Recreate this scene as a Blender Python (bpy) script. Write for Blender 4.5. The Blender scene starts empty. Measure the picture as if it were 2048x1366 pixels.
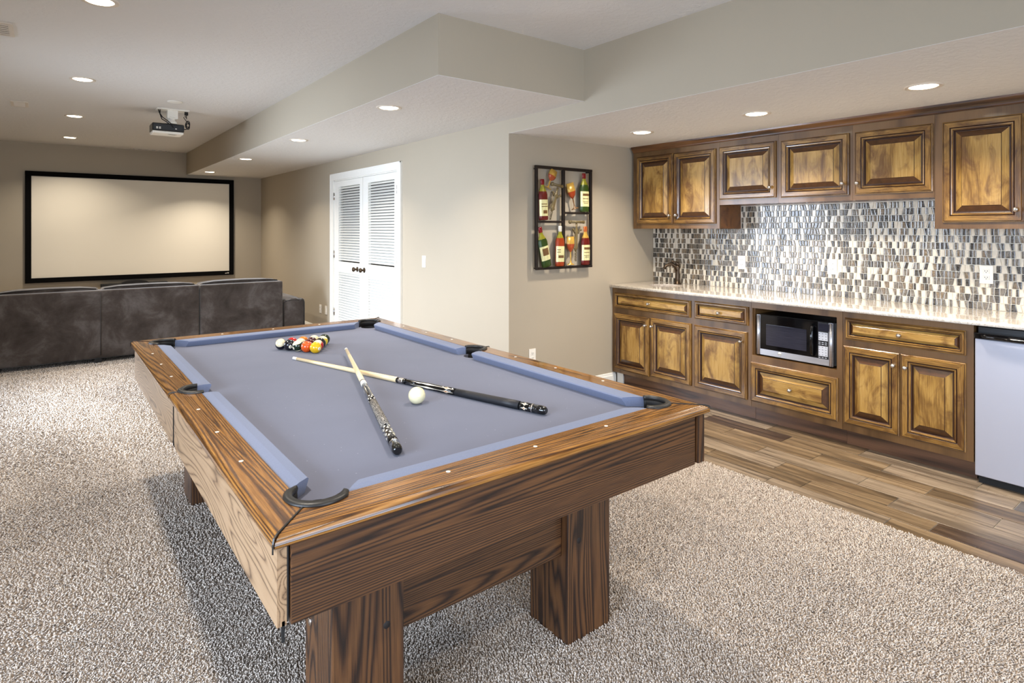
import bpy, bmesh, math, random
import numpy as np
from mathutils import Vector, Matrix

PI = math.pi
sc = bpy.context.scene
C = sc.collection
random.seed(7)

# ---------------------------------------------------------------- camera, light, exposure
cd = bpy.data.cameras.new('camera')
cam = bpy.data.objects.new('camera', cd); C.objects.link(cam)
def text_mesh(name, body, size, parent, loc, rot, mat):
    cu = bpy.data.curves.new(name, 'FONT'); cu.body = body; cu.size = size; cu.align_x = 'CENTER'; cu.align_y = 'CENTER'; cu.extrude = 0.0002; cu.resolution_u = 4
    t_ = bpy.data.objects.new(name, cu); C.objects.link(t_)
    me = bpy.data.meshes.new_from_object(t_.evaluated_get(bpy.context.evaluated_depsgraph_get())); bpy.data.objects.remove(t_); bpy.data.curves.remove(cu)
    me.materials.clear(); me.materials.append(mat)
    o = bpy.data.objects.new(name, me); C.objects.link(o); o.parent = parent; o.location = loc; o.rotation_euler = rot
    return o
cam.location = (0, 0, 1.42)
cam.rotation_euler = (PI / 2, 0, -0.657244)
cd.sensor_width = 36; cd.lens = 36 * 1197.15 / 2048; cd.shift_y = -(683 - 458.06) / 2048
cd.clip_start = 0.02
sc.camera = cam

w = bpy.data.worlds.new('world'); sc.world = w; w.use_nodes = True
bg = w.node_tree.nodes['Background']
sky = w.node_tree.nodes.new('ShaderNodeTexSky'); sky.sky_type = 'HOSEK_WILKIE'
sky.sun_direction = Vector((-0.3, -0.5, 0.8)).normalized(); sky.turbidity = 3
w.node_tree.links.new(sky.outputs[0], bg.inputs[0])
bg.inputs[1].default_value = 1.0

def area(name, loc, aim, sx, sy, power, col, shape='RECTANGLE', spread=PI):
    l = bpy.data.lights.new(name, 'AREA'); l.shape = shape; l.size = sx; l.size_y = sy
    l.energy = power; l.color = col; l.spread = spread
    o = bpy.data.objects.new(name, l); C.objects.link(o); o.location = loc
    o.rotation_euler = (Vector(aim)).to_track_quat('-Z', 'Y').to_euler()
    return o
DAY = (0.70, 0.82, 1.0); WARM = (1.0, 0.89, 0.75)
# daylight entering by the patio doors of the left wall and the windows of the back wall (both behind the camera)
area('patio_daylight', (-1.88, 5.98, 1.08), (1, -0.16, -0.22), 1.5, 1.9, 85, DAY, spread=math.radians(92))
area('near_patio_daylight', (-1.88, 0.95, 1.08), (1, 0.30, -0.40), 2.2, 1.9, 70, DAY, spread=math.radians(115))
area('back_window_daylight', (1.2, -2.96, 1.35), (0.0, 1, -0.36), 3.2, 1.5, 75, DAY, spread=math.radians(125))
CAN_W = 13.0
sc.view_settings.view_transform = 'Standard'; sc.view_settings.look = 'None'
sc.view_settings.gamma = 1; sc.view_settings.use_curve_mapping = False
sc.view_settings.exposure = 0.46
sc.cycles.use_denoising = True
sc.cycles.caustics_reflective = False; sc.cycles.caustics_refractive = False
sc.cycles.diffuse_bounces = 5; sc.cycles.max_bounces = 9
sc.cycles.sample_clamp_indirect = 6

# ---------------------------------------------------------------- materials
def lin(c):
    return tuple(((x / 255) / 12.92 if x / 255 <= 0.04045 else (((x / 255) + 0.055) / 1.055) ** 2.4) for x in c[:3]) + (1,)
class N:
    def __init__(s, name):
        s.m = bpy.data.materials.new(name); s.m.use_nodes = True; s.t = s.m.node_tree
        s.b = s.t.nodes['Principled BSDF']
    def n(s, typ, **kw):
        k = s.t.nodes.new('ShaderNode' + typ)
        for a, v in kw.items():
            if a in k.inputs: s.put(k.inputs[a], v)
            else: setattr(k, a, v)
        return k
    def put(s, inp, v):
        if isinstance(v, bpy.types.NodeSocket): s.t.links.new(v, inp)
        else: inp.default_value = v
    def set(s, **kw):
        for a, v in kw.items(): s.put(s.b.inputs[a.replace('_', ' ')], v)
    def coord(s, kind='Object', scale=(1, 1, 1), rnd=0.0, rot=(0, 0, 0)):
        tc = s.n('TexCoord'); v = tc.outputs[kind]
        if rnd:
            oi = s.n('ObjectInfo'); cx = s.n('CombineXYZ')
            mu = s.math('MULTIPLY', oi.outputs['Random'], rnd)
            for i in range(3): s.t.links.new(mu, cx.inputs[i])
            va = s.n('VectorMath', operation='ADD'); s.put(va.inputs[0], v); s.put(va.inputs[1], cx.outputs[0]); v = va.outputs[0]
        mp = s.n('Mapping'); s.put(mp.inputs['Vector'], v); mp.inputs['Scale'].default_value = scale
        mp.inputs['Rotation'].default_value = rot
        return mp.outputs[0]
    def noise(s, v, scale=1, detail=2, rough=0.5, dist=0.0):
        k = s.n('TexNoise'); s.put(k.inputs['Vector'], v); k.inputs['Scale'].default_value = scale
        k.inputs['Detail'].default_value = detail; k.inputs['Roughness'].default_value = rough; k.inputs['Distortion'].default_value = dist
        return k.outputs[0]
    def math(s, op, a, b=0.0, clamp=False):
        k = s.n('Math', operation=op); s.put(k.inputs[0], a); s.put(k.inputs[1], b); k.use_clamp = clamp; return k.outputs[0]
    def ramp(s, f, stops):
        k = s.n('ValToRGB'); s.put(k.inputs[0], f); e = k.color_ramp.elements
        while len(e) < len(stops): e.new(0.5)
        for i, (p, c) in enumerate(stops):
            e[i].position = p; e[i].color = c if len(c) == 4 and max(c) <= 1 else lin(c)
        return k.outputs[0]
    def mix(s, f, a, b, mode='MIX'):
        k = s.n('MixRGB', blend_type=mode); s.put(k.inputs[0], f); s.put(k.inputs[1], a); s.put(k.inputs[2], b); return k.outputs[0]
    def bump(s, h, strength=0.3, dist=0.01):
        k = s.n('Bump'); k.inputs['Strength'].default_value = strength; k.inputs['Distance'].default_value = dist
        s.put(k.inputs['Height'], h); s.put(s.b.inputs['Normal'], k.outputs[0])

def plain(name, c, rough=0.5, metal=0.0, spec=0.5, var=0.06, vs=30, coat=0):
    k = N(name); v = k.coord(); n = k.noise(v, vs, 3)
    a = lin(c); d = tuple(x * (1 - var * 2) for x in a[:3]) + (1,); l = tuple(min(1, x * (1 + var)) for x in a[:3]) + (1,)
    k.set(Base_Color=k.mix(n, d, l), Roughness=rough, Metallic=metal, Specular_IOR_Level=spec, Coat_Weight=coat)
    return k.m

def wood(name, axis, stops, along=0.45, across=5.0, rings=26.0, rough=0.4, coat=0.0, pore=0.5, rnd=9.0, dist=0.5, blot=None):
    """long grain along one axis: contour rings of a stretched noise field, plus fine pores"""
    k = N(name); sc_ = [across] * 3; sc_['xyz'.index(axis)] = along
    v = k.coord('Object', tuple(sc_), rnd)
    n1 = k.noise(v, 1.0, 2.0, 0.45, dist)
    ring = k.math('SINE', k.math('MULTIPLY', n1, rings * 2.0)); ring = k.math('ADD', k.math('MULTIPLY', ring, 0.5), 0.5)
    ring = k.math('POWER', ring, 0.45)
    ps = [260.0] * 3; ps['xyz'.index(axis)] = 9.0
    v2 = k.coord('Object', tuple(ps), rnd)
    n2 = k.noise(v2, 1.0, 2.0, 0.6)
    f = k.math('ADD', k.math('MULTIPLY', ring, 1 - pore * 0.5), k.math('MULTIPLY', k.math('SUBTRACT', n2, 0.5), pore * 1.6), True)
    col = k.ramp(f, stops)
    if blot:
        bs = [11.0] * 3; bs['xyz'.index(axis)] = 5.0
        v3 = k.coord('Object', tuple(bs), rnd)
        n3 = k.noise(v3, 1.0, 5.0, 0.62, 0.8)
        col = k.mix(k.ramp(n3, [(0.46, (0, 0, 0, 1)), (0.66, (0.85, 0.85, 0.85, 1))]), col, lin(blot))
    k.set(Base_Color=col, Roughness=rough, Coat_Weight=coat, Coat_Roughness=0.08)
    k.bump(f, 0.12, 0.002)
    return k.m

OAK = [(0.0, (52, 30, 12)), (0.35, (98, 62, 26)), (0.65, (140, 95, 43)), (1.0, (170, 122, 60))]
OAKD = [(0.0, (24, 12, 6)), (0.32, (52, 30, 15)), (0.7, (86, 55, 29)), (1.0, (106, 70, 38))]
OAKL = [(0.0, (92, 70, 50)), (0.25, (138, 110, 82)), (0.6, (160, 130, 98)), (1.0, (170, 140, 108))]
M = {}
M['oak_x'] = wood('oak_rail_end', 'x', OAK, 0.15, 7, 165, 0.25, 0.4, 0.6, dist=0.15)
M['oak_y'] = wood('oak_rail_side', 'y', OAK, 0.17, 7, 150, 0.22, 0.6, 0.6, dist=0.15)
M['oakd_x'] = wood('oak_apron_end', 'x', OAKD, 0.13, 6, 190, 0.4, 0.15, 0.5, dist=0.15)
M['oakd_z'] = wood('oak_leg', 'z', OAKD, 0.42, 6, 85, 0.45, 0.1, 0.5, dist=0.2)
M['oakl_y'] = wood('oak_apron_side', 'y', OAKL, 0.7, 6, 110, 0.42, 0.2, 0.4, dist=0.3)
ALD = [(0.0, (74, 48, 20)), (0.35, (120, 86, 38)), (0.7, (154, 116, 58)), (1.0, (178, 140, 80))]
for a in 'yz':
    M['alder_' + a] = wood('stained_alder_' + a, a, ALD, 1.2, 9, 8, 0.25, 0.35, 0.9, 9, 0.4, blot=(78, 48, 22))
    M['alderp_' + a] = wood('stained_alder_panel_' + a, a, [(0.0, (116, 82, 34)), (0.4, (164, 126, 62)), (1.0, (192, 156, 92))], 1.6, 8, 7, 0.25, 0.35, 0.8, 9, 0.5, blot=(94, 60, 28))
M['face_z'] = wood('stained_face_frame', 'z', [(0, (84, 58, 30)), (1, (120, 88, 52))], 1.0, 6, 6, 0.35, 0.2, 0.3)
M['face_y'] = wood('stained_face_rail', 'y', [(0, (84, 58, 30)), (1, (120, 88, 52))], 1.0, 6, 6, 0.35, 0.2, 0.3)
M['crown'] = wood('dark_stained_crown', 'y', [(0, (46, 24, 10)), (0.5, (92, 56, 26)), (1, (120, 78, 38))], 1.0, 8, 9, 0.35, 0.2, 0.4)
M['kick'] = wood('toe_kick_wood', 'y', [(0, (52, 34, 24)), (0.5, (88, 60, 42)), (1, (116, 82, 58))], 0.5, 6, 14, 0.4, 0.2, 0.4)
M['endgrain'] = plain('dark_end_grain', (82, 50, 24), 0.3, var=0.35, vs=40, coat=0.3)
M['glaze'] = plain('dark_glaze', (52, 28, 12), 0.4)
M['black'] = plain('black_plastic', (14, 14, 16), 0.3)
M['blackm'] = plain('matt_black', (16, 15, 15), 0.7)
M['rubber'] = plain('pocket_rubber', (34, 33, 31), 0.42)
M['white'] = plain('white_paint', (238, 236, 228), 0.35, var=0.02)
M['plate'] = plain('white_plastic', (240, 236, 226), 0.3, var=0.02)
M['slot'] = plain('dark_slot', (40, 36, 34), 0.6)
M['steel'] = plain('satin_nickel', (205, 200, 194), 0.25, 1.0, var=0.03)
M['ivory'] = plain('pearl_inlay', (240, 232, 214), 0.3, var=0.02)
M['bronze'] = plain('aged_bronze', (78, 64, 50), 0.32, 0.8)
M['bolt'] = plain('bolt_hole', (22, 14, 8), 0.7)

k = N('wall_paint'); v = k.coord('Object', (1, 1, 1)); n = k.noise(v, 140, 3, 0.6); n2 = k.noise(v, 1.3, 2)
k.set(Base_Color=k.mix(n2, lin((171, 160, 141)), lin((177, 166, 147))), Roughness=0.6, Specular_IOR_Level=0.3); k.bump(n, 0.08, 0.003); M['wall'] = k.m
k = N('ceiling_paint'); v = k.coord('Object', (1, 1, 1)); n = k.noise(v, 26, 4, 0.55, 0.6)
k.set(Base_Color=lin((220, 218, 214)), Roughness=0.8, Specular_IOR_Level=0.2)
k.bump(k.ramp(n, [(0.46, (0, 0, 0, 1)), (0.56, (1, 1, 1, 1))]), 0.22, 0.004); M['ceil'] = k.m

k = N('carpet_backing'); v = k.coord('Object'); n = k.noise(v, 120, 4, 0.7); n2 = k.noise(v, 1.6, 3)
c = k.ramp(n, [(0.36, (112, 98, 86)), (0.5, (168, 152, 136)), (0.64, (206, 192, 178))])
k.set(Base_Color=c, Roughness=1.0, Specular_IOR_Level=0.05); k.bump(n, 0.9, 0.02); M['carpet'] = k.m
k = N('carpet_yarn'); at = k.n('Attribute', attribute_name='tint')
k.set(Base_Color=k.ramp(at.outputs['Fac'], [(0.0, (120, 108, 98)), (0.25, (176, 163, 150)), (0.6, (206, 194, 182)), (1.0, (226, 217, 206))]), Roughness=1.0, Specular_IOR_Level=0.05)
M['yarn'] = k.m

k = N('billiard_cloth'); v = k.coord(); n = k.noise(v, 420, 3, 0.7); n2 = k.noise(v, 5, 3); vo = k.n('TexVoronoi'); k.put(vo.inputs['Vector'], v); vo.inputs['Scale'].default_value = 26
lint = k.ramp(vo.outputs['Distance'], [(0.03, (1, 1, 1, 1)), (0.05, (0, 0, 0, 1))])
c = k.mix(n2, lin((98, 102, 118)), lin((107, 111, 127))); c = k.mix(k.math('MULTIPLY', n, 0.25), c, lin((84, 88, 118))); c = k.mix(k.math('MULTIPLY', lint, 0.35), c, lin((215, 215, 222)))
k.set(Base_Color=c, Roughness=0.95, Specular_IOR_Level=0.1, Sheen_Weight=0.15); k.bump(n, 0.15, 0.002); M['cloth'] = k.m
k = N('cushion_cloth'); v = k.coord(); n = k.noise(v, 420, 3, 0.7)
k.set(Base_Color=k.mix(n, lin((94, 103, 128)), lin((122, 131, 156))), Roughness=0.95, Specular_IOR_Level=0.1, Sheen_Weight=0.15); k.bump(n, 0.15, 0.002); M['cushion'] = k.m

k = N('sofa_microfibre'); v = k.coord('Object', (1, 1, 1)); n = k.noise(v, 3.2, 5, 0.65, 0.4); n2 = k.noise(k.coord('Object', (30, 30, 160)), 1, 3, 0.7)
c = k.ramp(n, [(0.3, (44, 37, 32)), (0.5, (70, 62, 57)), (0.7, (102, 96, 93))]); c = k.mix(k.math('MULTIPLY', n2, 0.45), c, lin((44, 38, 34)))
k.set(Base_Color=c, Roughness=0.85, Specular_IOR_Level=0.15, Sheen_Weight=0.5, Sheen_Roughness=0.4); k.bump(n2, 0.2, 0.004); M['sofa'] = k.m
M['piping'] = plain('sofa_piping', (40, 36, 34), 0.7)

k = N('quartz_counter'); v = k.coord('Object'); n = k.noise(v, 16, 6, 0.75, 1.4); n2 = k.noise(v, 60, 3, 0.6, 0.8)
c = k.ramp(n, [(0.40, (228, 220, 208)), (0.475, (224, 216, 204)), (0.495, (150, 136, 122)), (0.515, (226, 218, 206)), (0.62, (238, 232, 222)), (0.66, (196, 182, 164)), (0.72, (236, 230, 220))])
c = k.mix(k.math('MULTIPLY', n2, 0.3), c, lin((206, 194, 178)))
k.set(Base_Color=c, Roughness=0.07, Specular_IOR_Level=0.6, Coat_Weight=0.5, Coat_Roughness=0.03); M['quartz'] = k.m

M['grout'] = plain('tile_grout', (228, 221, 206), 0.8)
M['tile_white'] = plain('marble_tile', (216, 209, 194), 0.16, var=0.08, vs=12)
def glass_tile(name, a, b):
    k = N(name); v = k.coord('Object', (60, 60, 90), 9.0); n = k.noise(v, 1, 3, 0.7, 1.0)
    k.set(Base_Color=k.mix(k.ramp(n, [(0.35, (0, 0, 0, 1)), (0.65, (1, 1, 1, 1))]), lin(a), lin(b)), Roughness=0.14, Specular_IOR_Level=0.5, Coat_Weight=0.25, Coat_Roughness=0.05); k.bump(n, 0.35, 0.004)
    return k.m
M['tile_grey'] = glass_tile('grey_glass_tile', (84, 78, 70), (142, 134, 122))
M['tile_taupe'] = glass_tile('taupe_glass_tile', (92, 78, 62), (150, 134, 112))
M['tile_dark'] = glass_tile('dark_glass_tile', (38, 34, 30), (98, 92, 84))
M['tile_rim'] = plain('dark_tile_rim', (26, 23, 20), 0.12, spec=0.7)
M['tile_rim2'] = plain('brown_tile_rim', (74, 66, 56), 0.12, spec=0.7)

def plank_mat(name, stops):
    k = N(name); v = k.coord('Object', (16, 1.1, 16), 9.0); n = k.noise(v, 1, 5, 0.65, 0.6)
    v2 = k.coord('Object', (130, 6, 130), 9.0); n2 = k.noise(v2, 1, 3, 0.6); v3 = k.coord('Object', (6, 70, 6), 9.0); n3 = k.noise(v3, 1, 2)
    f = k.math('ADD', n, k.math('MULTIPLY', k.math('SUBTRACT', n2, 0.5), 0.35))
    c = k.ramp(f, stops); c = k.mix(k.math('MULTIPLY', k.math('GREATER_THAN', n3, 0.66), 0.25), c, lin((90, 66, 46)))
    k.set(Base_Color=c, Roughness=0.34, Specular_IOR_Level=0.45); k.bump(f, 0.2, 0.003); return k.m
M['plank'] = plank_mat('wood_look_tile', [(0.3, (56, 48, 40)), (0.45, (104, 91, 76)), (0.6, (136, 121, 103)), (0.75, (154, 141, 123))])
M['plank_b'] = plank_mat('wood_look_tile_brown', [(0.3, (46, 37, 28)), (0.45, (88, 73, 55)), (0.6, (122, 103, 79)), (0.75, (142, 124, 100))])
M['plank_dark'] = plank_mat('wood_look_tile_dark', [(0.3, (34, 25, 19)), (0.45, (56, 43, 34)), (0.6, (80, 64, 51)), (0.75, (104, 85, 68))])
M['plank_grey'] = plank_mat('wood_look_tile_grey', [(0.3, (44, 41, 40)), (0.45, (72, 68, 66)), (0.6, (92, 87, 83)), (0.75, (112, 106, 100))])

k = N('brushed_steel'); v = k.coord('Object', (3, 3, 240)); n = k.noise(v, 1, 2)
k.set(Base_Color=k.mix(n, lin((176, 176, 180)), lin((206, 206, 210))), Roughness=0.3, Metallic=0.85); M['brushed'] = k.m
M['fridge'] = plain('satin_silver_door', (176, 178, 190), 0.38, 0.35, var=0.02, vs=3)
k = N('tinted_glass'); v = k.coord('Object', (8, 8, 260)); n = k.noise(v, 1, 2)
k.set(Base_Color=k.mix(n, lin((26, 26, 34)), lin((54, 54, 66))), Roughness=0.12); M['mwglass'] = k.m
M['gloss_black'] = plain('gloss_black', (8, 8, 10), 0.06)
M['keypad'] = plain('keypad_grey', (196, 198, 204), 0.4)
M['screen'] = plain('projection_screen', (234, 226, 208), 0.7, var=0.01, vs=2)
M['velvet'] = plain('black_velvet', (10, 9, 9), 0.9, spec=0.1)
k = N('lamp_lens'); k.set(Base_Color=(1, 1, 1, 1), Emission_Color=(1.0, 0.86, 0.66, 1), Emission_Strength=9.0); M['lens'] = k.m
M['trim'] = plain('lamp_trim', (214, 204, 190), 0.4, var=0.02)
M['iron'] = plain('wrought_iron', (40, 32, 28), 0.45, 0.5, var=0.2, vs=60)

# ---------------------------------------------------------------- mesh building
class MB:
    def __init__(s): s.v = []; s.f = []; s.m = []; s.sm = []
    def add(s, vs, fs, m=0, smooth=False):
        o = len(s.v); s.v += [tuple(p) for p in vs]
        for f in fs: s.f.append([i + o for i in f]); s.m.append(m); s.sm.append(smooth)
        return s
    def box(s, x0, x1, y0, y1, z0, z1, m=0):
        x0, x1 = min(x0, x1), max(x0, x1); y0, y1 = min(y0, y1), max(y0, y1); z0, z1 = min(z0, z1), max(z0, z1)
        v = [(x, y, z) for x in (x0, x1) for y in (y0, y1) for z in (z0, z1)]
        return s.add(v, [(0, 1, 3, 2), (4, 6, 7, 5), (0, 4, 5, 1), (2, 3, 7, 6), (0, 2, 6, 4), (1, 5, 7, 3)], m)
    def cbox(s, x0, x1, y0, y1, z0, z1, b=0.004, m=0):
        """box with chamfered edges"""
        bm = bmesh.new(); x0, x1 = min(x0, x1), max(x0, x1); y0, y1 = min(y0, y1), max(y0, y1); z0, z1 = min(z0, z1), max(z0, z1)
        bmesh.ops.create_cube(bm, size=1)
        for v in bm.verts: v.co = Vector(((x0 + x1) / 2 + v.co.x * (x1 - x0), (y0 + y1) / 2 + v.co.y * (y1 - y0), (z0 + z1) / 2 + v.co.z * (z1 - z0)))
        bmesh.ops.bevel(bm, geom=bm.edges[:], offset=b, segments=2, affect='EDGES', profile=0.5)
        s.frombm(bm, m); return s
    def frombm(s, bm, m=0, smooth=False):
        bm.verts.index_update()
        s.add([v.co[:] for v in bm.verts], [[v.index for v in f.verts] for f in bm.faces], m, smooth); bm.free()
    def loops(s, rings, closed=True, caps=(True, True), m=0, smooth=True, mats=None):
        """rings: list of equal-length point lists, joined one to the next"""
        n = len(rings[0]); o = len(s.v)
        for r in rings: s.v += [tuple(p) for p in r]
        for i in range(len(rings) - 1):
            for j in range(n if closed else n - 1):
                a, b = o + i * n + j, o + i * n + (j + 1) % n
                s.f.append([a, b, b + n, a + n]); s.m.append(mats[i] if mats else m); s.sm.append(smooth)
        if caps[0]: s.f.append([o + j for j in range(n)][::-1]); s.m.append(mats[0] if mats else m); s.sm.append(False)
        if caps[1]: s.f.append([o + (len(rings) - 1) * n + j for j in range(n)]); s.m.append(mats[-1] if mats else m); s.sm.append(False)
        return s
    def lathe(s, base, axis, prof, n=20, m=0, mats=None, smooth=True, caps=(True, True)):
        """prof: (distance along axis, radius)"""
        base = Vector(base); a = Vector(axis).normalized(); u = a.orthogonal().normalized(); w_ = a.cross(u)
        rings = [[base + a * t + (u * math.cos(q) + w_ * math.sin(q)) * max(r, 1e-5) for q in [2 * PI * j / n for j in range(n)]] for t, r in prof]
        return s.loops(rings, True, caps, m, smooth, mats)
    def tube(s, pts, r, n=8, m=0):
        pts = [Vector(p) for p in pts]; rings = []; u = None
        for i, p in enumerate(pts):
            d = (pts[min(i + 1, len(pts) - 1)] - pts[max(i - 1, 0)]).normalized()
            u = d.orthogonal().normalized() if u is None else (u - d * u.dot(d)).normalized()
            w_ = d.cross(u); rr = r[i] if isinstance(r, (list, tuple)) else r
            rings.append([p + (u * math.cos(q) + w_ * math.sin(q)) * rr for q in [2 * PI * j / n for j in range(n)]])
        return s.loops(rings, True, (True, True), m, True)
    def prism(s, poly, z0, z1, m=0, smooth=False):
        return s.loops([[(x, y, z0) for x, y in poly], [(x, y, z1) for x, y in poly]], True, (True, True), m, smooth)

def obj(name, mb, mats, parent=None, org=None):
    """one mesh object; mesh points are given in world space and stored relative to the parent thing"""
    me = bpy.data.meshes.new(name)
    o = bpy.data.objects.new(name, me); C.objects.link(o)
    off = Vector((0, 0, 0)); root = parent
    if parent is not None:
        o.parent = parent; w0 = wpos(parent)
    else: w0 = Vector((0, 0, 0))
    if org is not None: o.location = Vector(org) - w0; off = Vector(org)
    else: off = w0
    me.from_pydata([(Vector(p) - off)[:] for p in mb.v], [], mb.f)
    for mt in (mats if isinstance(mats, (list, tuple)) else [mats]): me.materials.append(mt)
    me.polygons.foreach_set('material_index', mb.m); me.polygons.foreach_set('use_smooth', mb.sm)
    me.update(); bm = bmesh.new(); bm.from_mesh(me); bmesh.ops.recalc_face_normals(bm, faces=bm.faces[:]); bm.to_mesh(me); bm.free()
    return o
def wpos(o):
    p = Vector(o.location)
    while o.parent is not None: o = o.parent; p = p + Vector(o.location)
    return p
def tag(o, label=None, cat=None, group=None, kind=None):
    for a, b in (('label', label), ('category', cat), ('group', group), ('kind', kind)):
        if b: o[a] = b
    return o
def thing(name, label, cat, loc, group=None):
    o = bpy.data.objects.new(name, None); C.objects.link(o); o.location = loc; o.empty_display_size = 0.1
    return tag(o, label, cat, group)
def struct(name, mb, mats, label, parent=None):
    o = obj(name, mb, mats, parent); o['kind'] = 'structure'; o['label'] = label; o['category'] = name.split('_')[0] if name.split('_')[0] in ('wall', 'floor', 'ceiling', 'door', 'window', 'baseboard', 'trim') else 'ceiling'; return o
def share(src, name, parent, loc):
    o = src.copy(); o.name = name; C.objects.link(o); o.parent = parent; o.location = loc; return o

# ---------------------------------------------------------------- room
XW, YE, YF = 2.916, 3.82, 10.95          # long wall, end wall of the bar alcove, screen wall
XL, YB, XK = -1.80, -2.90, 4.70          # left wall, back wall, bar wall
ZC, ZS, ZK = 2.655, 2.30, 2.19           # main ceiling, soffit, bar ceiling
T = 0.12
struct('floor', MB().box(XW, XK + T, YB - T, YE + T, -0.15, -0.006), M['grout'], 'grout bed under the wood-look floor tiles of the bar')
struct('floor_carpeted', MB().box(XL - T, 3.16, YB - T, YF + T, -0.15, -0.004), M['carpet'], 'subfloor under the beige carpet')
struct('wall_far', MB().box(XL - T, XW + T, YF, YF + T, 0, ZC), M['wall'], 'taupe end wall behind the projection screen')
# long wall with the louvred doors' opening, solid up to the alcove corner
DY0, DY1, DZ = 5.745, 7.545, 2.045
struct('wall_right', MB().box(XW, XW + T, YE, DY0, 0, ZC).box(XW, XW + T, DY1, YF, 0, ZC).box(XW, XW + T, DY0, DY1, DZ, ZC), M['wall'], 'long grey wall with the white louvred doors')
struct('wall_bar_end', MB().box(XW + T, XK + T, YE, YE + T, 0, ZK + 0.3), M['wall'], 'taupe wall with the bottle art at the end of the bar')
struct('wall_bar', MB().box(XK, XK + T, YB, YE, 0, ZK + 0.3), M['wall'], 'wall behind the bar cabinets')
struct('wall_bulkhead', MB().box(XW, XW + T, YB, YE, ZK, ZC), M['wall'], 'grey bulkhead face above the bar opening')
# left wall with patio opening, back wall with window opening
struct('wall_left', MB().box(XL - T, XL, YB, -0.25, 0, ZC).box(XL - T, XL, 2.15, 5.15, 0, ZC).box(XL - T, XL, 6.85, YF, 0, ZC).box(XL - T, XL, -0.25, 2.15, 2.1, ZC).box(XL - T, XL, 5.15, 6.85, 2.1, ZC), M['wall'], 'left wall with the patio doors, outside the view')
struct('wall_back', MB().box(XL, -0.5, YB - T, YB, 0, ZC).box(2.9, XK, YB - T, YB, 0, ZC).box(-0.5, 2.9, YB - T, YB, 0, 0.55).box(-0.5, 2.9, YB - T, YB, 2.15, ZC), M['wall'], 'back wall with a window, behind the camera')
struct('ceiling', MB().box(XL - T, XK + T, YB - T, YF + T, ZC, ZC + 0.1), M['ceil'], 'flat textured main ceiling')
# soffit: painted face left and near end, textured underside
SX0, SY0 = 1.757, 2.965
struct('ceiling_soffit', MB().box(SX0, XW, SY0, YF, ZS + 0.002, ZC), M['wall'], 'dropped soffit along the long wall')
struct('ceiling_soffit_underside', MB().box(SX0, XW, SY0, YF, ZS, ZS + 0.002), M['ceil'], 'textured underside of the dropped soffit')
struct('ceiling_bar', MB().box(XW + T, XK, YB, YE, ZK, ZK + 0.08).box(XW + 0.001, XW + T, YB, YE, ZK - 0.0015, ZK), M['ceil'], 'low textured ceiling over the bar')
# window frames of the unseen openings
fm = MB()
for ya_, yb_ in ((-0.25, 2.15), (5.15, 6.85)):
    for z in (0.0, 2.05): fm.box(XL - 0.07, XL - 0.02, ya_, yb_, z, z + 0.05)
    for y in (ya_, (ya_ + yb_) / 2 - 0.03, yb_ - 0.06): fm.box(XL - 0.07, XL - 0.02, y, y + 0.06, 0.05, 2.05)
struct('window_1', fm, M['white'], 'white patio door frames in the left wall, outside the view')
fm = MB()
for z in (0.55, 2.11): fm.box(-0.5, 2.9, YB - 0.09, YB - 0.03, z, z + 0.04)
for x in (-0.5, 1.18, 2.86): fm.box(x, x + 0.04, YB - 0.09, YB - 0.03, 0.59, 2.11)
struct('window_2', fm, M['white'], 'white window frame in the back wall')
# baseboards
def base(name, p0, p1, nx, ny, label):
    x0, y0 = p0; x1, y1 = p1; m = MB()
    prof = [(0.0, 0.0), (0.016, 0.0), (0.016, 0.068), (0.010, 0.076), (0.008, 0.09), (0.0, 0.094)]
    m.loops([[(x0 + nx * a, y0 + ny * a, b) for a, b in prof], [(x1 + nx * a, y1 + ny * a, b) for a, b in prof]], True, (True, True), 0, False)
    struct(name, m, M['white'], label)
base('baseboard_right', (XW, 7.65), (XW, YF - 0.001), -1, 0, 'white baseboard left of the louvred doors')
base('baseboard_right_near', (XW, 5.655), (XW, YE - 0.02), -1, 0, 'white baseboard right of the louvred doors')
base('baseboard_far', (XL, YF), (XW - 0.02, YF), 0, -1, 'white baseboard under the screen')
base('baseboard_bar_end', (XW, YE), (4.155, YE), 0, -1, 'white baseboard on the wall below the bottle art')
base('baseboard_bar_return', (4.165, YE - 0.02), (4.165, YE - 0.09), 1, 0, 'short white baseboard return at the cabinet')

# louvred double doors -------------------------------------------------------
cas = MB()
cas.box(XW - 0.018, XW, 5.655, DY0, 0, DZ + 0.085).box(XW - 0.018, XW, DY1, 7.645, 0, DZ + 0.085).box(XW - 0.018, XW, DY0, DY1, DZ, DZ + 0.085)
cas.box(XW - 0.024, XW - 0.018, 5.655, 5.668, 0, DZ + 0.085).box(XW - 0.024, XW - 0.018, 7.632, 7.645, 0, DZ + 0.085).box(XW - 0.024, XW - 0.018, 5.655, 7.645, DZ + 0.072, DZ + 0.085)
cas.box(XW, XW + T, DY0, DY0 + 0.012, 0, DZ).box(XW, XW + T, DY1 - 0.012, DY1, 0, DZ).box(XW, XW + T, DY0, DY1, DZ - 0.012, DZ)
D1 = bpy.data.objects.new('door_1', None); C.objects.link(D1); D1.location = (XW, 6.64, 0); D1['kind'] = 'structure'; D1['label'] = 'white louvred double doors with dark knobs'; D1['category'] = 'door'
obj('door_casing', cas, M['white'], D1)
obj('closet_shade_panel', MB().box(XW + T - 0.01, XW + T, DY0, DY1, 0, DZ), M['slot'], D1)  # dark sheet standing in for the unlit closet behind the slats
slat0 = None
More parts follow.
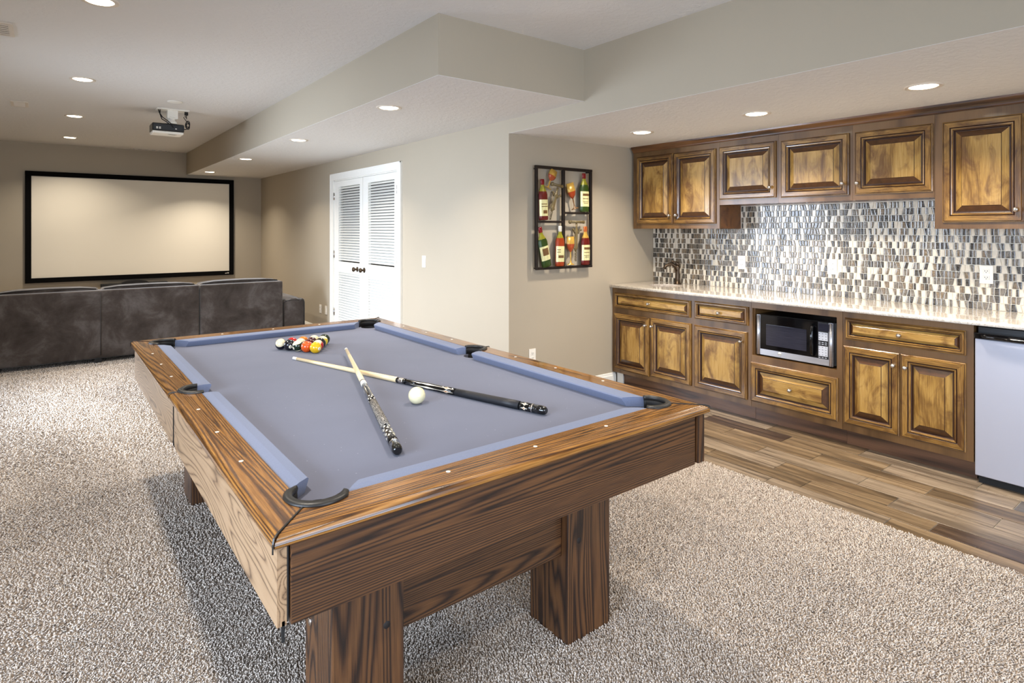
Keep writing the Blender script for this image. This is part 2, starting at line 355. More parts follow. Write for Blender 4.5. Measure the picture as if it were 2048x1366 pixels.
for (a, b, s0, s1, kn) in ((DY0 + 0.016, 6.642, 5.83, 6.499, 6.60), (6.648, DY1 - 0.016, 6.735, 7.395, 6.80)):
    X0, X1 = XW - 0.004, XW + 0.032
    lf = MB()
    lf.box(X0, X1, a, s0, 0.012, DZ - 0.016).box(X0, X1, s1, b, 0.012, DZ - 0.016)
    lf.box(X0, X1, s0, s1, 0.012, 0.20).box(X0, X1, s0, s1, 0.875, 1.01).box(X0, X1, s0, s1, 1.955, DZ - 0.016)
    leaf = obj('door_leaf', lf, M['white'], D1)
    for (z0, z1) in ((0.215, 0.875), (1.025, 1.955)):
        n = int(round((z1 - z0) / 0.032))
        for i in range(n):
            z = z0 + (i + 0.5) * (z1 - z0) / n
            if slat0 is None or abs(slat0[1] - (s1 - s0)) > 0.005:
                h = (s1 - s0) / 2; c0 = (XW + 0.014, (s0 + s1) / 2, z)
                pts = []
                for y in (-h, h):
                    pts.append([(c0[0] + q, c0[1] + y, z + r) for q, r in ((-0.016, -0.0135), (-0.013, -0.0155), (0.016, 0.0085), (0.013, 0.0115))])
                so = obj('slat', MB().loops(pts, True, (True, True), 0, False), M['white'], leaf, c0); slat0 = (so, s1 - s0)
            else:
                share(slat0[0], 'slat', leaf, Vector((XW + 0.014, (s0 + s1) / 2, z)) - wpos(leaf))
    obj('door_knob', MB().lathe((X0, kn, 0.938), (-1, 0, 0), [(0, 0.03), (0.006, 0.03), (0.009, 0.012), (0.03, 0.011), (0.038, 0.024), (0.052, 0.029), (0.062, 0.022), (0.066, 0.0)], 20), M['bronze'], leaf)
    hy = a - 0.004 if a < 6 else b + 0.004
    for z in (0.355, 1.095, 1.84):
        obj('hinge', MB().lathe((XW - 0.008, hy, z - 0.045), (0, 0, 1), [(0, 0.007), (0.09, 0.007)], 10).box(XW - 0.006, XW - 0.001, hy - 0.012, hy + 0.012, z - 0.044, z + 0.044), M['steel'], leaf)

# ---------------------------------------------------------------- ceiling fittings
def can(x, y, z, label, on=True, pw=CAN_W):
    t = thing('recessed_light', label, 'ceiling light', (x, y, z), 'round recessed ceiling lights')
    obj('trim_ring', MB().lathe((x, y, z - 0.0005), (0, 0, -1), [(0, 0.092), (0.004, 0.09), (0.006, 0.078), (0.003, 0.068)], 32, caps=(False, False)), M['trim'], t)
    obj('lamp_lens', MB().lathe((x, y, z - 0.001), (0, 0, -1), [(0, 0.068), (0.0035, 0.062), (0.005, 0.03), (0.0052, 0.0)], 32), M['lens'], t)
    l = bpy.data.lights.new('can_lamp', 'AREA'); l.shape = 'DISK'; l.size = 0.12; l.energy = pw; l.color = WARM; l.spread = math.radians(128)
    o = bpy.data.objects.new('can_lamp', l); C.objects.link(o); o.parent = t; o.location = (0, 0, -0.012)
for (y, lb) in ((3.93, 'recessed light cut by the top edge of the photo, nearest of the left row'), (6.07, 'second recessed light of the left row, before the projector'),
                (8.10, 'third recessed light of the left row'), (10.03, 'farthest recessed light of the left row, nearest the screen wall'),
                (1.85, 'recessed light above the near end of the pool table, outside the view')):
    can(0.212, y, ZC, lb)
for (y, lb) in ((3.98, 'nearest recessed light in the soffit, largest of the four'), (5.975, 'second recessed light in the soffit'),
                (7.99, 'third recessed light in the soffit'), (10.13, 'farthest recessed light in the soffit, beside the screen')):
    can(1.945, y, ZS, lb)
can(1.945, 1.9, ZC, 'recessed light over the right near corner of the pool table, outside the view')
can(1.2, -0.3, ZC, 'recessed light above and behind the camera, outside the view')
for (y, lb) in ((3.14, 'leftmost recessed light over the bar, nearest the bottle art'), (2.165, 'middle recessed light over the bar'), (1.20, 'rightmost visible recessed light over the bar'), (0.22, 'recessed light over the bar, outside the view on the right')):
    can(3.73, y, ZK, lb, pw=CAN_W * 0.9)

def vent(x0, x1, y0, y1, z, label, n, along='x'):
    t = thing('ceiling_vent', label, 'vent', ((x0 + x1) / 2, (y0 + y1) / 2, z))
    obj('duct_shade', MB().box(x0 + 0.02, x1 - 0.02, y0 + 0.02, y1 - 0.02, z - 0.003, z - 0.001), M['slot'], t)  # dark sheet standing in for the shaded duct behind the slats
    f = MB(); b = 0.024
    for q in ((x0, x1, y0, y0 + b), (x0, x1, y1 - b, y1), (x0, x0 + b, y0 + b, y1 - b), (x1 - b, x1, y0 + b, y1 - b)): f.box(*q, z - 0.009, z - 0.0005)
    obj('frame', f, M['trim'], t)
    for i in range(n):
        if along == 'x':
            y = y0 + b + (i + 0.5) * (y1 - y0 - 2 * b) / n
            obj('slat', MB().loops([[(x, y - 0.005, z - 0.005), (x, y + 0.002, z - 0.012), (x, y + 0.003, z - 0.011), (x, y - 0.004, z - 0.004)] for x in (x0 + b, x1 - b)], True, (True, True), 0, False), M['trim'], t)
        else:
            x = x0 + b + (i + 0.5) * (x1 - x0 - 2 * b) / n
            obj('slat', MB().loops([[(x - 0.018, y, z - 0.005), (x + 0.016, y, z - 0.012), (x + 0.018, y, z - 0.010), (x - 0.016, y, z - 0.003)] for y in (y0 + b, y1 - b)], True, (True, True), 0, False), M['trim'], t)
vent(-0.315, -0.178, 4.67, 4.975, ZC, 'white air vent at the left edge of the photo, nearest of the ceiling vents', 6)
vent(-0.305, -0.170, 7.475, 7.775, ZC, 'small white air vent left of the third ceiling light', 6)
vent(0.98, 1.49, 10.77, 10.905, ZC, 'long slotted air vent on the ceiling close to the screen wall', 5, 'y')
cv = obj('ceiling_speaker', MB().lathe((0.958, 6.59, ZC - 0.0005), (0, 0, -1), [(0, 0.066), (0.006, 0.064), (0.009, 0.05), (0.010, 0.0)], 28), M['white'])
tag(cv, 'round white cover on the ceiling behind the projector mount', 'ceiling cover')

# projector
P = thing('projector', 'black video projector hanging from a white ceiling mount', 'projector', (0.97, 7.15, 2.41))
pb = MB(); pb.cbox(0.822, 1.112, 7.05, 7.28, 2.428, 2.508, 0.01); pb.box(0.835, 0.85, 7.046, 7.052, 2.44, 2.50).box(1.095, 1.108, 7.046, 7.052, 2.44, 2.50)
obj('body', pb, M['black'], P)
obj('lower_cover', MB().cbox(0.826, 1.108, 7.055, 7.275, 2.405, 2.43, 0.008), M['plate'], P)
obj('lens', MB().lathe((0.90, 7.28, 2.468), (0, 1, 0), [(0, 0.03), (0.02, 0.028), (0.02, 0.02), (0.01, 0.0)], 20), M['gloss_black'], P)
for i, (x, z) in enumerate(((0.865, 2.452), (0.89, 2.452), (0.865, 2.464), (0.89, 2.464), (1.035, 2.458))): obj('port', MB().box(x - 0.008, x + 0.008, 7.046, 7.0495, z - 0.004, z + 0.004), M['plate'], P)
obj('vent_grille', MB().box(0.98, 1.05, 7.10, 7.104, 2.4035, 2.4055).box(0.97, 1.04, 7.12, 7.124, 2.4035, 2.4055), M['slot'], P)
mt = MB().box(0.86, 1.15, 6.99, 7.13, ZC - 0.012, ZC - 0.001).box(0.955, 1.05, 7.03, 7.04, 2.56, ZC - 0.012).box(0.955, 1.05, 7.10, 7.11, 2.56, ZC - 0.012)
mt.lathe((1.0, 7.07, 2.56), (0, 0, -1), [(-0.01, 0.05), (0, 0.05), (0.006, 0.03), (0.02, 0.035), (0.03, 0.045), (0.05, 0.05)], 20)
obj('mount', mt, M['white'], P)
obj('cable', MB().tube([(0.875, 7.05, ZC - 0.005), (0.885, 7.045, 2.61), (0.91, 7.03, 2.565), (0.955, 7.02, 2.53), (0.99, 7.03, 2.505), (1.01, 7.045, 2.47)], 0.005), M['blackm'], P)
obj('cable', MB().tube([(0.892, 7.05, ZC - 0.005), (0.888, 7.04, 2.60), (0.905, 7.03, 2.545), (0.94, 7.02, 2.522), (0.965, 7.035, 2.508)], 0.005), M['blackm'], P)
cc = [(1.105, 7.1, 2.465), (1.13, 7.08, 2.467)]
for i in range(40):
    q = i / 39 * 2 * PI * 3
    cc.append((1.143 + 0.018 * math.cos(q) + 0.004 * math.sin(q * 0.5), 7.05 + 0.008 * math.sin(q * 1.3), 2.49 + 0.035 * math.sin(q) + 0.0009 * i))
cc += [(1.13, 7.05, 2.55), (1.105, 7.05, 2.585), (1.12, 7.05, 2.60), (1.135, 7.05, 2.57), (1.13, 7.05, 2.60), (1.13, 7.05, ZC - 0.03)]
obj('power_cord', MB().tube(cc, 0.0045, 6).box(1.115, 1.145, 7.035, 7.065, ZC - 0.045, ZC - 0.012), M['blackm'], P)

# screen
S = thing('projection_screen', 'wide beige projection screen in a black frame on the far wall', 'screen', (1.09, 10.93, 0.65))
x0, x1, z0, z1, b = -0.281, 2.464, 0.648, 2.247, 0.07
fr = MB()
for q in ((x0, x1, z0, z0 + b), (x0, x1, z1 - b, z1), (x0, x0 + b, z0 + b, z1 - b), (x1 - b, x1, z0 + b, z1 - b)): fr.cbox(q[0], q[1], 10.90, 10.945, q[2], q[3], 0.004)
obj('frame', fr, M['velvet'], S)
obj('screen_fabric', MB().box(x0 + b, x1 - b, 10.918, 10.928, z0 + b, z1 - b), M['screen'], S)
lg = MB(); lg.tube([(2.325, 10.898, 0.676), (2.34, 10.898, 0.684), (2.355, 10.898, 0.680), (2.345, 10.898, 0.672), (2.33, 10.898, 0.676)], 0.0025, 6)
lg.tube([(2.384, 10.898, 0.689), (2.362, 10.898, 0.690), (2.36, 10.898, 0.676), (2.382, 10.898, 0.674), (2.384, 10.898, 0.682), (2.37, 10.898, 0.682)], 0.003, 6)
obj('logo', lg, M['plate'], S)
sb = thing('center_speaker', 'slim dark speaker bar with a raised middle under the screen', 'speaker', (1.04, 10.88, 0.53))
obj('body', MB().cbox(0.60, 1.475, 10.80, 10.93, 0.535, 0.592, 0.008), M['blackm'], sb)
obj('tweeter_hump', MB().loops([[(0.86 + 0.18 * (1 - math.cos(q)) / 1.0, y, 0.585 + 0.05 * math.sin(q)) for q in [PI * i / 12 for i in range(13)]] for y in (10.80, 10.90)], True, (True, True), 0, True), M['blackm'], sb)
obj('bracket', MB().box(0.95, 1.1, 10.90, 10.948, 0.54, 0.58), M['blackm'], sb)

# wall plates ---------------------------------------------------------------
def plate(kind, pos, nrm, label, cat):
    """nrm: 'x' faces -x, 'y' faces -y"""
    t = thing(kind, label, cat, pos); x, y, z = pos
    def bx(du0, du1, dz0, dz1, d0, d1, m, nm, par, cb=False):
        mb = MB(); fn = mb.cbox if cb else mb.box; ex = (0.0015,) if cb else ()
        if nrm == 'x': fn(x - d1, x - d0, y + du0, y + du1, z + dz0, z + dz1, *ex)
        else: fn(x + du0, x + du1, y - d1, y - d0, z + dz0, z + dz1, *ex)
        return obj(nm, mb, m, par)
    bx(-0.035, 0.035, -0.057, 0.057, 0, 0.006, M['plate'], 'cover_plate', t, True)
    if cat == 'switch':
        bx(-0.0165, 0.0165, -0.033, 0.033, 0.0062, 0.0095, M['plate'], 'rocker', t)
        bx(-0.0165, 0.0165, -0.0345, -0.0335, 0.006, 0.0066, M['slot'], 'gap', t)
    elif cat == 'outlet':
        for dz in (-0.02, 0.02):
            r = bx(-0.016, 0.016, dz - 0.013, dz + 0.013, 0.0062, 0.0085, M['plate'], 'socket', t, True)
            bx(-0.008, -0.005, dz - 0.001, dz + 0.007, 0.0086, 0.0092, M['slot'], 'slot', r); bx(0.005, 0.008, dz - 0.001, dz + 0.006, 0.0086, 0.0092, M['slot'], 'slot', r)
            bx(-0.0022, 0.0022, dz - 0.009, dz - 0.005, 0.0086, 0.0092, M['slot'], 'slot', r)
plate('light_switch', (XW, 5.193, 1.10), 'x', 'white light switch on the long wall right of the louvred doors', 'switch')
plate('wall_outlet', (XW, 8.043, 0.335), 'x', 'white outlet low on the long wall beside the sofa, the left one of two', 'outlet')
plate('data_plate', (XW, 7.833, 0.338), 'x', 'white decorator wall plate low beside the door casing, the right one of two', 'switch')
plate('wall_outlet', (3.158, YE, 0.372), 'y', 'white outlet low on the wall under the bottle art, just above the table rail', 'outlet')

# ---------------------------------------------------------------- floor tiles and carpet
FL = bpy.data.objects['floor']
edges = [3.12, 3.27, 3.40, 3.55, 3.70, 3.86, 4.02, 4.20]; offs = [0.58, 0.42, 0.035, 0.245, 0.575, 0.24, 0.43]
dark = {(1, 0): 'plank_dark', (5, 0): 'plank_grey', (5, 3): 'plank_dark', (5, 2): 'plank_b', (1, 1): 'plank_b', (4, 2): 'plank_b', (2, 2): 'plank_b', (6, 2): 'plank_b'}
for r in range(7):
    for kk in range(-4, 7):
        y0 = offs[r] + kk * 0.61; y1 = y0 + 0.61
        y0, y1 = max(y0, -1.6), min(y1, YE)
        if y1 - y0 < 0.02: continue
        g = 0.0018; m = MB()
        xa, xb = edges[r] + g, edges[r + 1] - g
        dz = random.uniform(-0.0006, 0.0004)
        m.loops([[(xa, y0 + g, -0.006), (xb, y0 + g, -0.006), (xb, y1 - g, -0.006), (xa, y1 - g, -0.006)], [(xa, y0 + g, -0.0012 + dz), (xb, y0 + g, -0.0012 + dz), (xb, y1 - g, -0.0012 + dz), (xa, y1 - g, -0.0012 + dz)],
                 [(xa + 0.0012, y0 + g + 0.0012, dz), (xb - 0.0012, y0 + g + 0.0012, dz), (xb - 0.0012, y1 - g - 0.0012, dz), (xa + 0.0012, y1 - g - 0.0012, dz)]], True, (False, True), 0, False)
        obj('plank', m, M[dark.get((r, kk), random.choice(['plank', 'plank', 'plank_b']))], FL, ((xa + xb) / 2, (y0 + y1) / 2, 0))

def carpet():
    rng = np.random.default_rng(3)
    t = MB(); x1 = 3.158
    t.box(XL + .001, XW - .001, YE, YF - .001, -0.004, 0.004).box(XL + .001, x1, YB + .001, YE, -0.004, 0.004)
    base_ = obj('carpet', t, M['carpet']); tag(base_, 'light beige cut-pile carpet under the pool table and sofa', 'carpet')
    P_ = []
    def patch(xa, xb, ya, yb, pitch):
        nx, ny = int((xb - xa) / pitch), int((yb - ya) / pitch)
        gx, gy = np.meshgrid((np.arange(nx) + .5) * pitch + xa, (np.arange(ny) + .5) * pitch + ya)
        p = np.stack([gx.ravel(), gy.ravel()], 1) + rng.uniform(-.5, .5, (nx * ny, 2)) * pitch
        # keep what the frame (with a margin for a step aside) can show
        dep = p[:, 0] * .611 + p[:, 1] * .792; lat = p[:, 0] * .792 - p[:, 1] * .611
        keep = (dep > 1.2) & (lat > -dep * 0.92 - .75) & (lat < dep * .92 + .3) & (p[:, 0] < np.where(p[:, 1] > YE - .01, XW - .02, x1 - .004))
        p = p[keep]; P_.append((p, np.full(len(p), pitch)))
    patch(XL + .02, 3.16, 0.2, 2.6, 0.0068); patch(XL + .02, 3.16, 2.6, 4.4, 0.0094); patch(XL + .02, 2.9, 4.4, 7.95, 0.0132)
    p = np.concatenate([a for a, b in P_]); pit = np.concatenate([b for a, b in P_]); n = len(p)
    # pile lies one way or the other in the tracks of the vacuum cleaner
    x, y = p[:, 0], p[:, 1]
    band = np.sin((x * 1.0 + 0.35 * np.sin(y * 1.3)) * 5.2 + 0.8 * np.sin(y * 0.9)) * np.clip((y - 2.6) / 2, 0, 1) + 0.6 * np.sin(x * 2.1 + y * 3.3) * np.sin(y * 1.7 - x)
    lean = np.tanh(band * 2.2) * 0.5 + rng.normal(0, .45, n)
    lean2 = rng.normal(0, .6, n)
    h = rng.uniform(.007, .0115, n) * (pit / .0068) ** .25; r = pit * rng.uniform(.42, .6, n)
    ang = rng.uniform(0, 2 * PI, n); V = np.empty((n, 7, 3))
    for j in range(3):
        a = ang + j * 2.094
        V[:, j, 0] = x + r * np.cos(a); V[:, j, 1] = y + r * np.sin(a); V[:, j, 2] = .002
        a2 = a + .9
        V[:, 3 + j, 0] = x + r * .8 * np.cos(a2) + lean2 * h * .5; V[:, 3 + j, 1] = y + r * .8 * np.sin(a2) + lean * h * .5; V[:, 3 + j, 2] = .002 + h * .7
    V[:, 6, 0] = x + lean2 * h * .9; V[:, 6, 1] = y + lean * h * .9; V[:, 6, 2] = .002 + h
    f = []
    for j in range(3):
        q = (j + 1) % 3; f += [[j, q, 3 + q], [j, 3 + q, 3 + j], [3 + j, 3 + q, 6]]
    F = (np.array(f)[None] + (np.arange(n) * 7)[:, None, None]).reshape(-1, 3)
    me = bpy.data.meshes.new('carpet_pile'); me.vertices.add(n * 7); me.vertices.foreach_set('co', V.ravel())
    me.loops.add(F.size); me.loops.foreach_set('vertex_index', F.ravel().astype(np.int32))
    me.polygons.add(len(F)); me.polygons.foreach_set('loop_start', (np.arange(len(F)) * 3).astype(np.int32))
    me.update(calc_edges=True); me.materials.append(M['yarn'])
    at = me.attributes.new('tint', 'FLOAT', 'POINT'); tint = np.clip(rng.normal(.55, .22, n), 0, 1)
    tv = np.repeat(tint[:, None], 7, 1); tv[:, :3] *= .6; at.data.foreach_set('value', tv.ravel().astype(np.float32))  # tuft roots tinted darker: shade between tufts put into the colour
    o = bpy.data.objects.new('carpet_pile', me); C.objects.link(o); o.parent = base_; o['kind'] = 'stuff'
carpet()

# ---------------------------------------------------------------- bar cabinets
def front(name, y0, y1, z0, z1, xf, parent, knob=None, drawer=False):
    """raised-panel front facing -x; xf = plane of its outermost face. One mesh for frame, one for the raised panel, one knob"""
    ya, yb = min(y0, y1), max(y0, y1); W, H = yb - ya, z1 - z0; s = min(1.0, min(W, H) / 0.27)
    prof = [(0.0, 0.0202), (0.0, 0.008), (0.005, 0.0035), (0.0075, 0.0045), (0.010, 0.0), (0.038 * s, 0.0), (0.0415 * s, 0.0045), (0.0445 * s, 0.001), (0.051 * s, 0.002), (0.0545 * s, 0.007), (0.059 * s, 0.009), (0.063 * s, 0.0185)]
    dk = {2, 5, 6, 9, 10}                       # ring strips wearing the dark glaze
    fr = MB()
    def ring(i, d): return [(xf + d, ya + i, z0 + i), (xf + d, yb - i, z0 + i), (xf + d, yb - i, z1 - i), (xf + d, ya + i, z1 - i)]
    for q in range(len(prof) - 1):
        A, B = ring(*prof[q]), ring(*prof[q + 1])
        for e in range(4):
            mi = 2 if q in dk else (0 if e in (0, 2) else 1)
            fr.add([A[e], A[(e + 1) % 4], B[(e + 1) % 4], B[e]], [(0, 1, 2, 3)], mi)
    d = obj(name, fr, [M['alder_y'], M['alder_z'], M['glaze']], parent)
    i0 = 0.063 * s
    pp = [(i0, 0.0185), (i0 + 0.003 * s, 0.0185), (i0 + 0.035 * s, 0.0045), (i0 + 0.0375 * s, 0.0010), (i0 + 0.038 * s, 0.0010)]
    pn = MB()
    for q in range(len(pp) - 1):
        A, B = ring(*pp[q]), ring(*pp[q + 1])
        for e in range(4): pn.add([A[e], A[(e + 1) % 4], B[(e + 1) % 4], B[e]], [(0, 1, 2, 3)], 1 if q in (0, 2) else (2 if q == 1 and (e in (1, 3)) == drawer else 0))
    pn.add(ring(*pp[-1]), [(0, 1, 2, 3)], 0)
    obj('raised_panel', pn, [M['alderp_y' if drawer else 'alderp_z'], M['glaze'], M['endgrain']], d)
    if knob:
        obj('knob', MB().lathe((xf, knob[0], knob[1]), (-1, 0, 0), [(0, 0.009), (0.003, 0.008), (0.006, 0.005), (0.014, 0.005), (0.018, 0.011), (0.024, 0.0135), (0.029, 0.010), (0.031, 0.0)], 16), M['steel'], d)
    return d
XF = 4.12                                        # face frame plane of the base units
def face(y0, y1, z0, z1, holes, xf, th=0.02, name='face_frame', parent=None):
    """face frame as a slab with rectangular openings (grid fill)"""
    ys = sorted({y0, y1, *[h[0] for h in holes], *[h[1] for h in holes]}); zs = sorted({z0, z1, *[h[2] for h in holes], *[h[3] for h in holes]})
    m = MB(); inside = lambda y, z: any(h[0] < y < h[1] and h[2] < z < h[3] for h in holes)
    for a, b in zip(ys, ys[1:]):
        for c, d in zip(zs, zs[1:]):
            if not inside((a + b) / 2, (c + d) / 2): m.box(xf, xf + th, a, b, c, d, 0)
    return obj(name, m, M['face_z'], parent)
def base_cab(y0, y1, label, hole=None):
    t = thing('base_cabinet', label, 'cabinet', (XF, (y0 + y1) / 2, 0), 'base cabinets under the counter')
    m = MB()
    if hole:
        m.box(XF + 0.02, XK, y0, y0 + 0.018, 0.105, 0.883).box(XF + 0.02, XK, y1 - 0.018, y1, 0.105, 0.883).box(XF + 0.02, XK, y0 + 0.018, y1 - 0.018, 0.105, 0.125)
        m.box(XF + 0.02, XK, y0 + 0.018, y1 - 0.018, hole[0] - 0.018, hole[0]).box(XK - 0.12, XK - 0.1, y0 + 0.018, y1 - 0.018, 0.125, 0.883).box(XF + 0.02, XK, y0 + 0.018, y1 - 0.018, hole[1] + 0.01, hole[1] + 0.02)
    else: m.box(XF + 0.02, XK, y0, y1, 0.105, 0.883)
    obj('carcass', m, M['face_z'], t)
    obj('toe_kick', MB().box(XF + 0.06, XF + 0.08, y0, y1, 0, 0.105), M['kick'], t)
    return t
b1 = base_cab(2.432, 3.815, 'base cabinet at the left end of the bar with three doors and two drawers')
face(2.432, 3.815, 0.105, 0.883, [], XF, parent=b1)
xd = XF - 0.0202
front('drawer', 3.782, 2.959, 0.70, 0.838, xd, b1, (3.374, 0.772), True); front('drawer', 2.917, 2.452, 0.70, 0.842, xd, b1, (2.69, 0.770), True)
front('door', 3.786, 3.380, 0.140, 0.648, xd, b1, (3.408, 0.581)); front('door', 3.364, 2.953, 0.148, 0.653, xd, b1, (3.338, 0.583)); front('door', 2.920, 2.462, 0.148, 0.650, xd, b1, (2.502, 0.578))
b2 = base_cab(1.784, 2.430, 'base cabinet with the open microwave niche over one deep drawer', (0.488, 0.836))
face(1.785, 2.430, 0.105, 0.883, [(1.822, 2.424, 0.488, 0.836)], XF, parent=b2)
front('drawer', 2.430, 1.812, 0.150, 0.437, xd, b2, (2.125, 0.292), True)
b3 = base_cab(1.080, 1.783, 'base cabinet left of the fridge with two doors under one wide drawer')
face(1.080, 1.783, 0.105, 0.883, [], XF, parent=b3)
front('drawer', 1.767, 1.113, 0.702, 0.843, xd, b3, (1.445, 0.772), True)
front('door', 1.775, 1.450, 0.152, 0.659, xd, b3, (1.477, 0.583)); front('door', 1.442, 1.114, 0.152, 0.658, xd, b3, (1.412, 0.580))

XU = 4.38
def wall_cab(y0, y1, z0, label, stiles):
    t = thing('wall_cabinet', label, 'cabinet', (XU, (y0 + y1) / 2, z0), 'wall cabinets over the backsplash')
    obj('carcass', MB().box(XU + 0.02, XK, y0, y1, z0, 2.135), M['crown'], t)
    face(y0, y1, z0, 2.135, [], XU, parent=t); return t
xu = XU - 0.0202
u1 = wall_cab(2.868, 3.79, 1.423, 'tall two-door wall cabinet at the left end beside the bottle art', 0)
front('door', 3.741, 3.329, 1.468, 2.093, xu, u1, (3.354, 1.541)); front('door', 3.318, 2.900, 1.465, 2.09, xu, u1, (3.284, 1.541))
u2 = wall_cab(2.362, 2.867, 1.618, 'short single-door wall cabinet right of the tall left one', 0); front('door', 2.864, 2.380, 1.661, 2.092, xu, u2, (2.417, 1.738))
u3 = wall_cab(1.832, 2.361, 1.618, 'short single-door wall cabinet in the middle, above the middle outlet', 0); front('door', 2.337, 1.853, 1.656, 2.084, xu, u3, (1.888, 1.736))
u4 = wall_cab(1.349, 1.831, 1.618, 'short single-door wall cabinet left of the tall right one', 0); front('door', 1.812, 1.336 + 0.02, 1.656, 2.081, xu, u4, (1.792, 1.733))
u5 = wall_cab(0.46, 1.348, 1.421, 'tall wall cabinet at the right edge of the photo above the fridge', 0)
front('door', 1.303, 0.914, 1.461, 2.077, xu, u5, (0.945, 1.531)); front('door', 0.904, 0.50, 1.461, 2.077, xu, u5, (0.87, 1.531))
cr = MB(); pr = [(0.0, 0.0), (-0.006, 0.0), (-0.010, 0.008), (-0.012, 0.016), (-0.020, 0.024), (-0.032, 0.040), (-0.036, 0.044), (-0.038, 0.0545), (0.0, 0.0545)]
cr.loops([[(XU + a, y, 2.135 + b) for a, b in pr] for y in (0.46, 3.79)], True, (True, True), 0, False)
tag(obj('crown_molding', cr, M['crown']), 'dark stained crown molding between the wall cabinets and the ceiling', 'molding')

# countertop with undermount sink hole
CT = thing('countertop', 'glossy speckled cream quartz countertop along the bar', 'countertop', (4.09, 2.2, 0.884))
cy0, cy1, cx0, cx1, zt, zb = 0.46, 3.815, 4.085, 4.695, 0.9085, 0.8840
sx, sy, hx = 4.42, 3.44, 0.20
m = MB()
m.box(cx0, cx1, cy0, sy - hx, zb, zt).box(cx0, cx1, sy + hx, cy1, zb, zt).box(cx0, sx - hx, sy - hx, sy + hx, zb, zt).box(sx + hx, cx1, sy - hx, sy + hx, zb, zt)
n = 32; hole = []; sq = []
for i in range(n):
    q = 2 * PI * (i + .5) / n; c_, s_ = math.cos(q), math.sin(q); hole.append((sx + 0.15 * c_, sy + 0.15 * s_)); e = hx / max(abs(c_), abs(s_)); sq.append((sx + e * c_, sy + e * s_))
for i, q in enumerate([PI / 4 + j * PI / 2 for j in range(4)]): pass
m.loops([[(x, y, zb) for x, y in sq], [(x, y, zt) for x, y in sq], [(x, y, zt) for x, y in hole], [(x, y, zb) for x, y in hole]], True, (False, False), 0, False)
for a_ in (1, -1):
    for b_ in (1, -1):
        cxy = (sx + a_ * hx, sy + b_ * hx); near = sorted(sq, key=lambda p: (p[0] - cxy[0]) ** 2 + (p[1] - cxy[1]) ** 2)[:2]
        m.add([(near[0][0], near[0][1], zt), (cxy[0], cxy[1], zt), (near[1][0], near[1][1], zt)], [(0, 1, 2)], 0)
obj('slab', m, M['quartz'], CT)
# bullnosed front edge strip, slightly proud
obj('front_edge', MB().loops([[(4.086 - 0.006 * math.sin(q), y, 0.896 + 0.0135 * math.cos(q)) for q in [PI * i / 8 for i in range(9)]] for y in (cy0, cy1)], True, (True, True), 0, True), M['quartz'], CT)
sk = thing('bar_sink', 'small round undermount sink in the countertop by the faucet', 'sink', (sx, sy, 0.76))
obj('bowl', MB().lathe((sx, sy, 0.884), (0, 0, -1), [(0, 0.165), (0, 0.151), (0.03, 0.150), (0.10, 0.135), (0.13, 0.10), (0.135, 0.03), (0.134, 0.02)], 32, caps=(False, True)), M['brushed'], sk)
FA = thing('faucet', 'dark bronze single-handle faucet at the back of the counter', 'faucet', (4.61, 3.46, 0.909))
fb = (4.61, 3.46)
obj('body', MB().lathe((fb[0], fb[1], 0.9095), (0, 0, 1), [(0, 0.036), (0.006, 0.035), (0.012, 0.026), (0.05, 0.021), (0.12, 0.020), (0.16, 0.023), (0.172, 0.02), (0.175, 0.0)], 20), M['bronze'], FA)
dv = Vector((-0.86, 0.5, 0)); sp = [Vector((fb[0], fb[1], 1.03)) + dv * a + Vector((0, 0, b)) for a, b in ((0.0, 0.0), (0.02, 0.045), (0.05, 0.066), (0.085, 0.064), (0.115, 0.045), (0.130, 0.022))]
obj('spout', MB().tube(sp, [0.02, 0.018, 0.016, 0.0145, 0.0135, 0.015], 12), M['bronze'], FA)
obj('handle', MB().tube([(fb[0], fb[1], 1.085), (fb[0] + 0.004, fb[1] - 0.006, 1.10), (fb[0] - 0.03, fb[1] + 0.015, 1.118), (fb[0] - 0.055, fb[1] + 0.03, 1.122)], [0.018, 0.014, 0.008, 0.006], 10), M['bronze'], FA)

# microwave ------------------------------------------------------------------
MWX = 4.135
MW = thing('microwave', 'silver and black microwave oven standing in the cabinet niche', 'microwave', (MWX, 2.12, 0.489))
y0, y1, z0, z1 = 1.853, 2.396, 0.500, 0.789
obj('case', MB().cbox(MWX + 0.022, MWX + 0.36, y0 - 0.012, y1 + 0.002, z0, z1 + 0.003, 0.005), M['black'], MW)
obj('front_frame', MB().box(MWX, MWX + 0.022, y0, y1, z0, z0 + 0.042).box(MWX, MWX + 0.022, y1 - 0.026, y1, z0 + 0.042, z1).box(MWX, MWX + 0.022, y0, y0 + 0.028, z0 + 0.042, z1)
    .lathe((MWX, y1 - 0.013, z0 + 0.001), (0, 0, 1), [(0, 0.011), (z1 - z0 - 0.002, 0.011)], 12).lathe((MWX, y0 + 0.013, z0 + 0.001), (0, 0, 1), [(0, 0.011), (z1 - z0 - 0.002, 0.011)], 12), M['brushed'], MW)
dr = obj('door', MB().box(MWX + 0.002, MWX + 0.022, 1.955, y1 - 0.026, z0 + 0.042, z1), M['gloss_black'], MW)
obj('window', MB().box(MWX, MWX + 0.004, 2.03, 2.325, 0.575, 0.725), M['mwglass'], dr)
obj('handle', MB().tube([(MWX - 0.001, 1.985, 0.56), (MWX - 0.022, 1.985, 0.575), (MWX - 0.027, 1.985, 0.66), (MWX - 0.022, 1.985, 0.745), (MWX - 0.001, 1.985, 0.762)], 0.011, 12), M['gloss_black'], dr)
cp = obj('control_panel', MB().box(MWX + 0.001, MWX + 0.022, y0 + 0.028, 1.953, z0 + 0.042, z1), M['black'], MW)
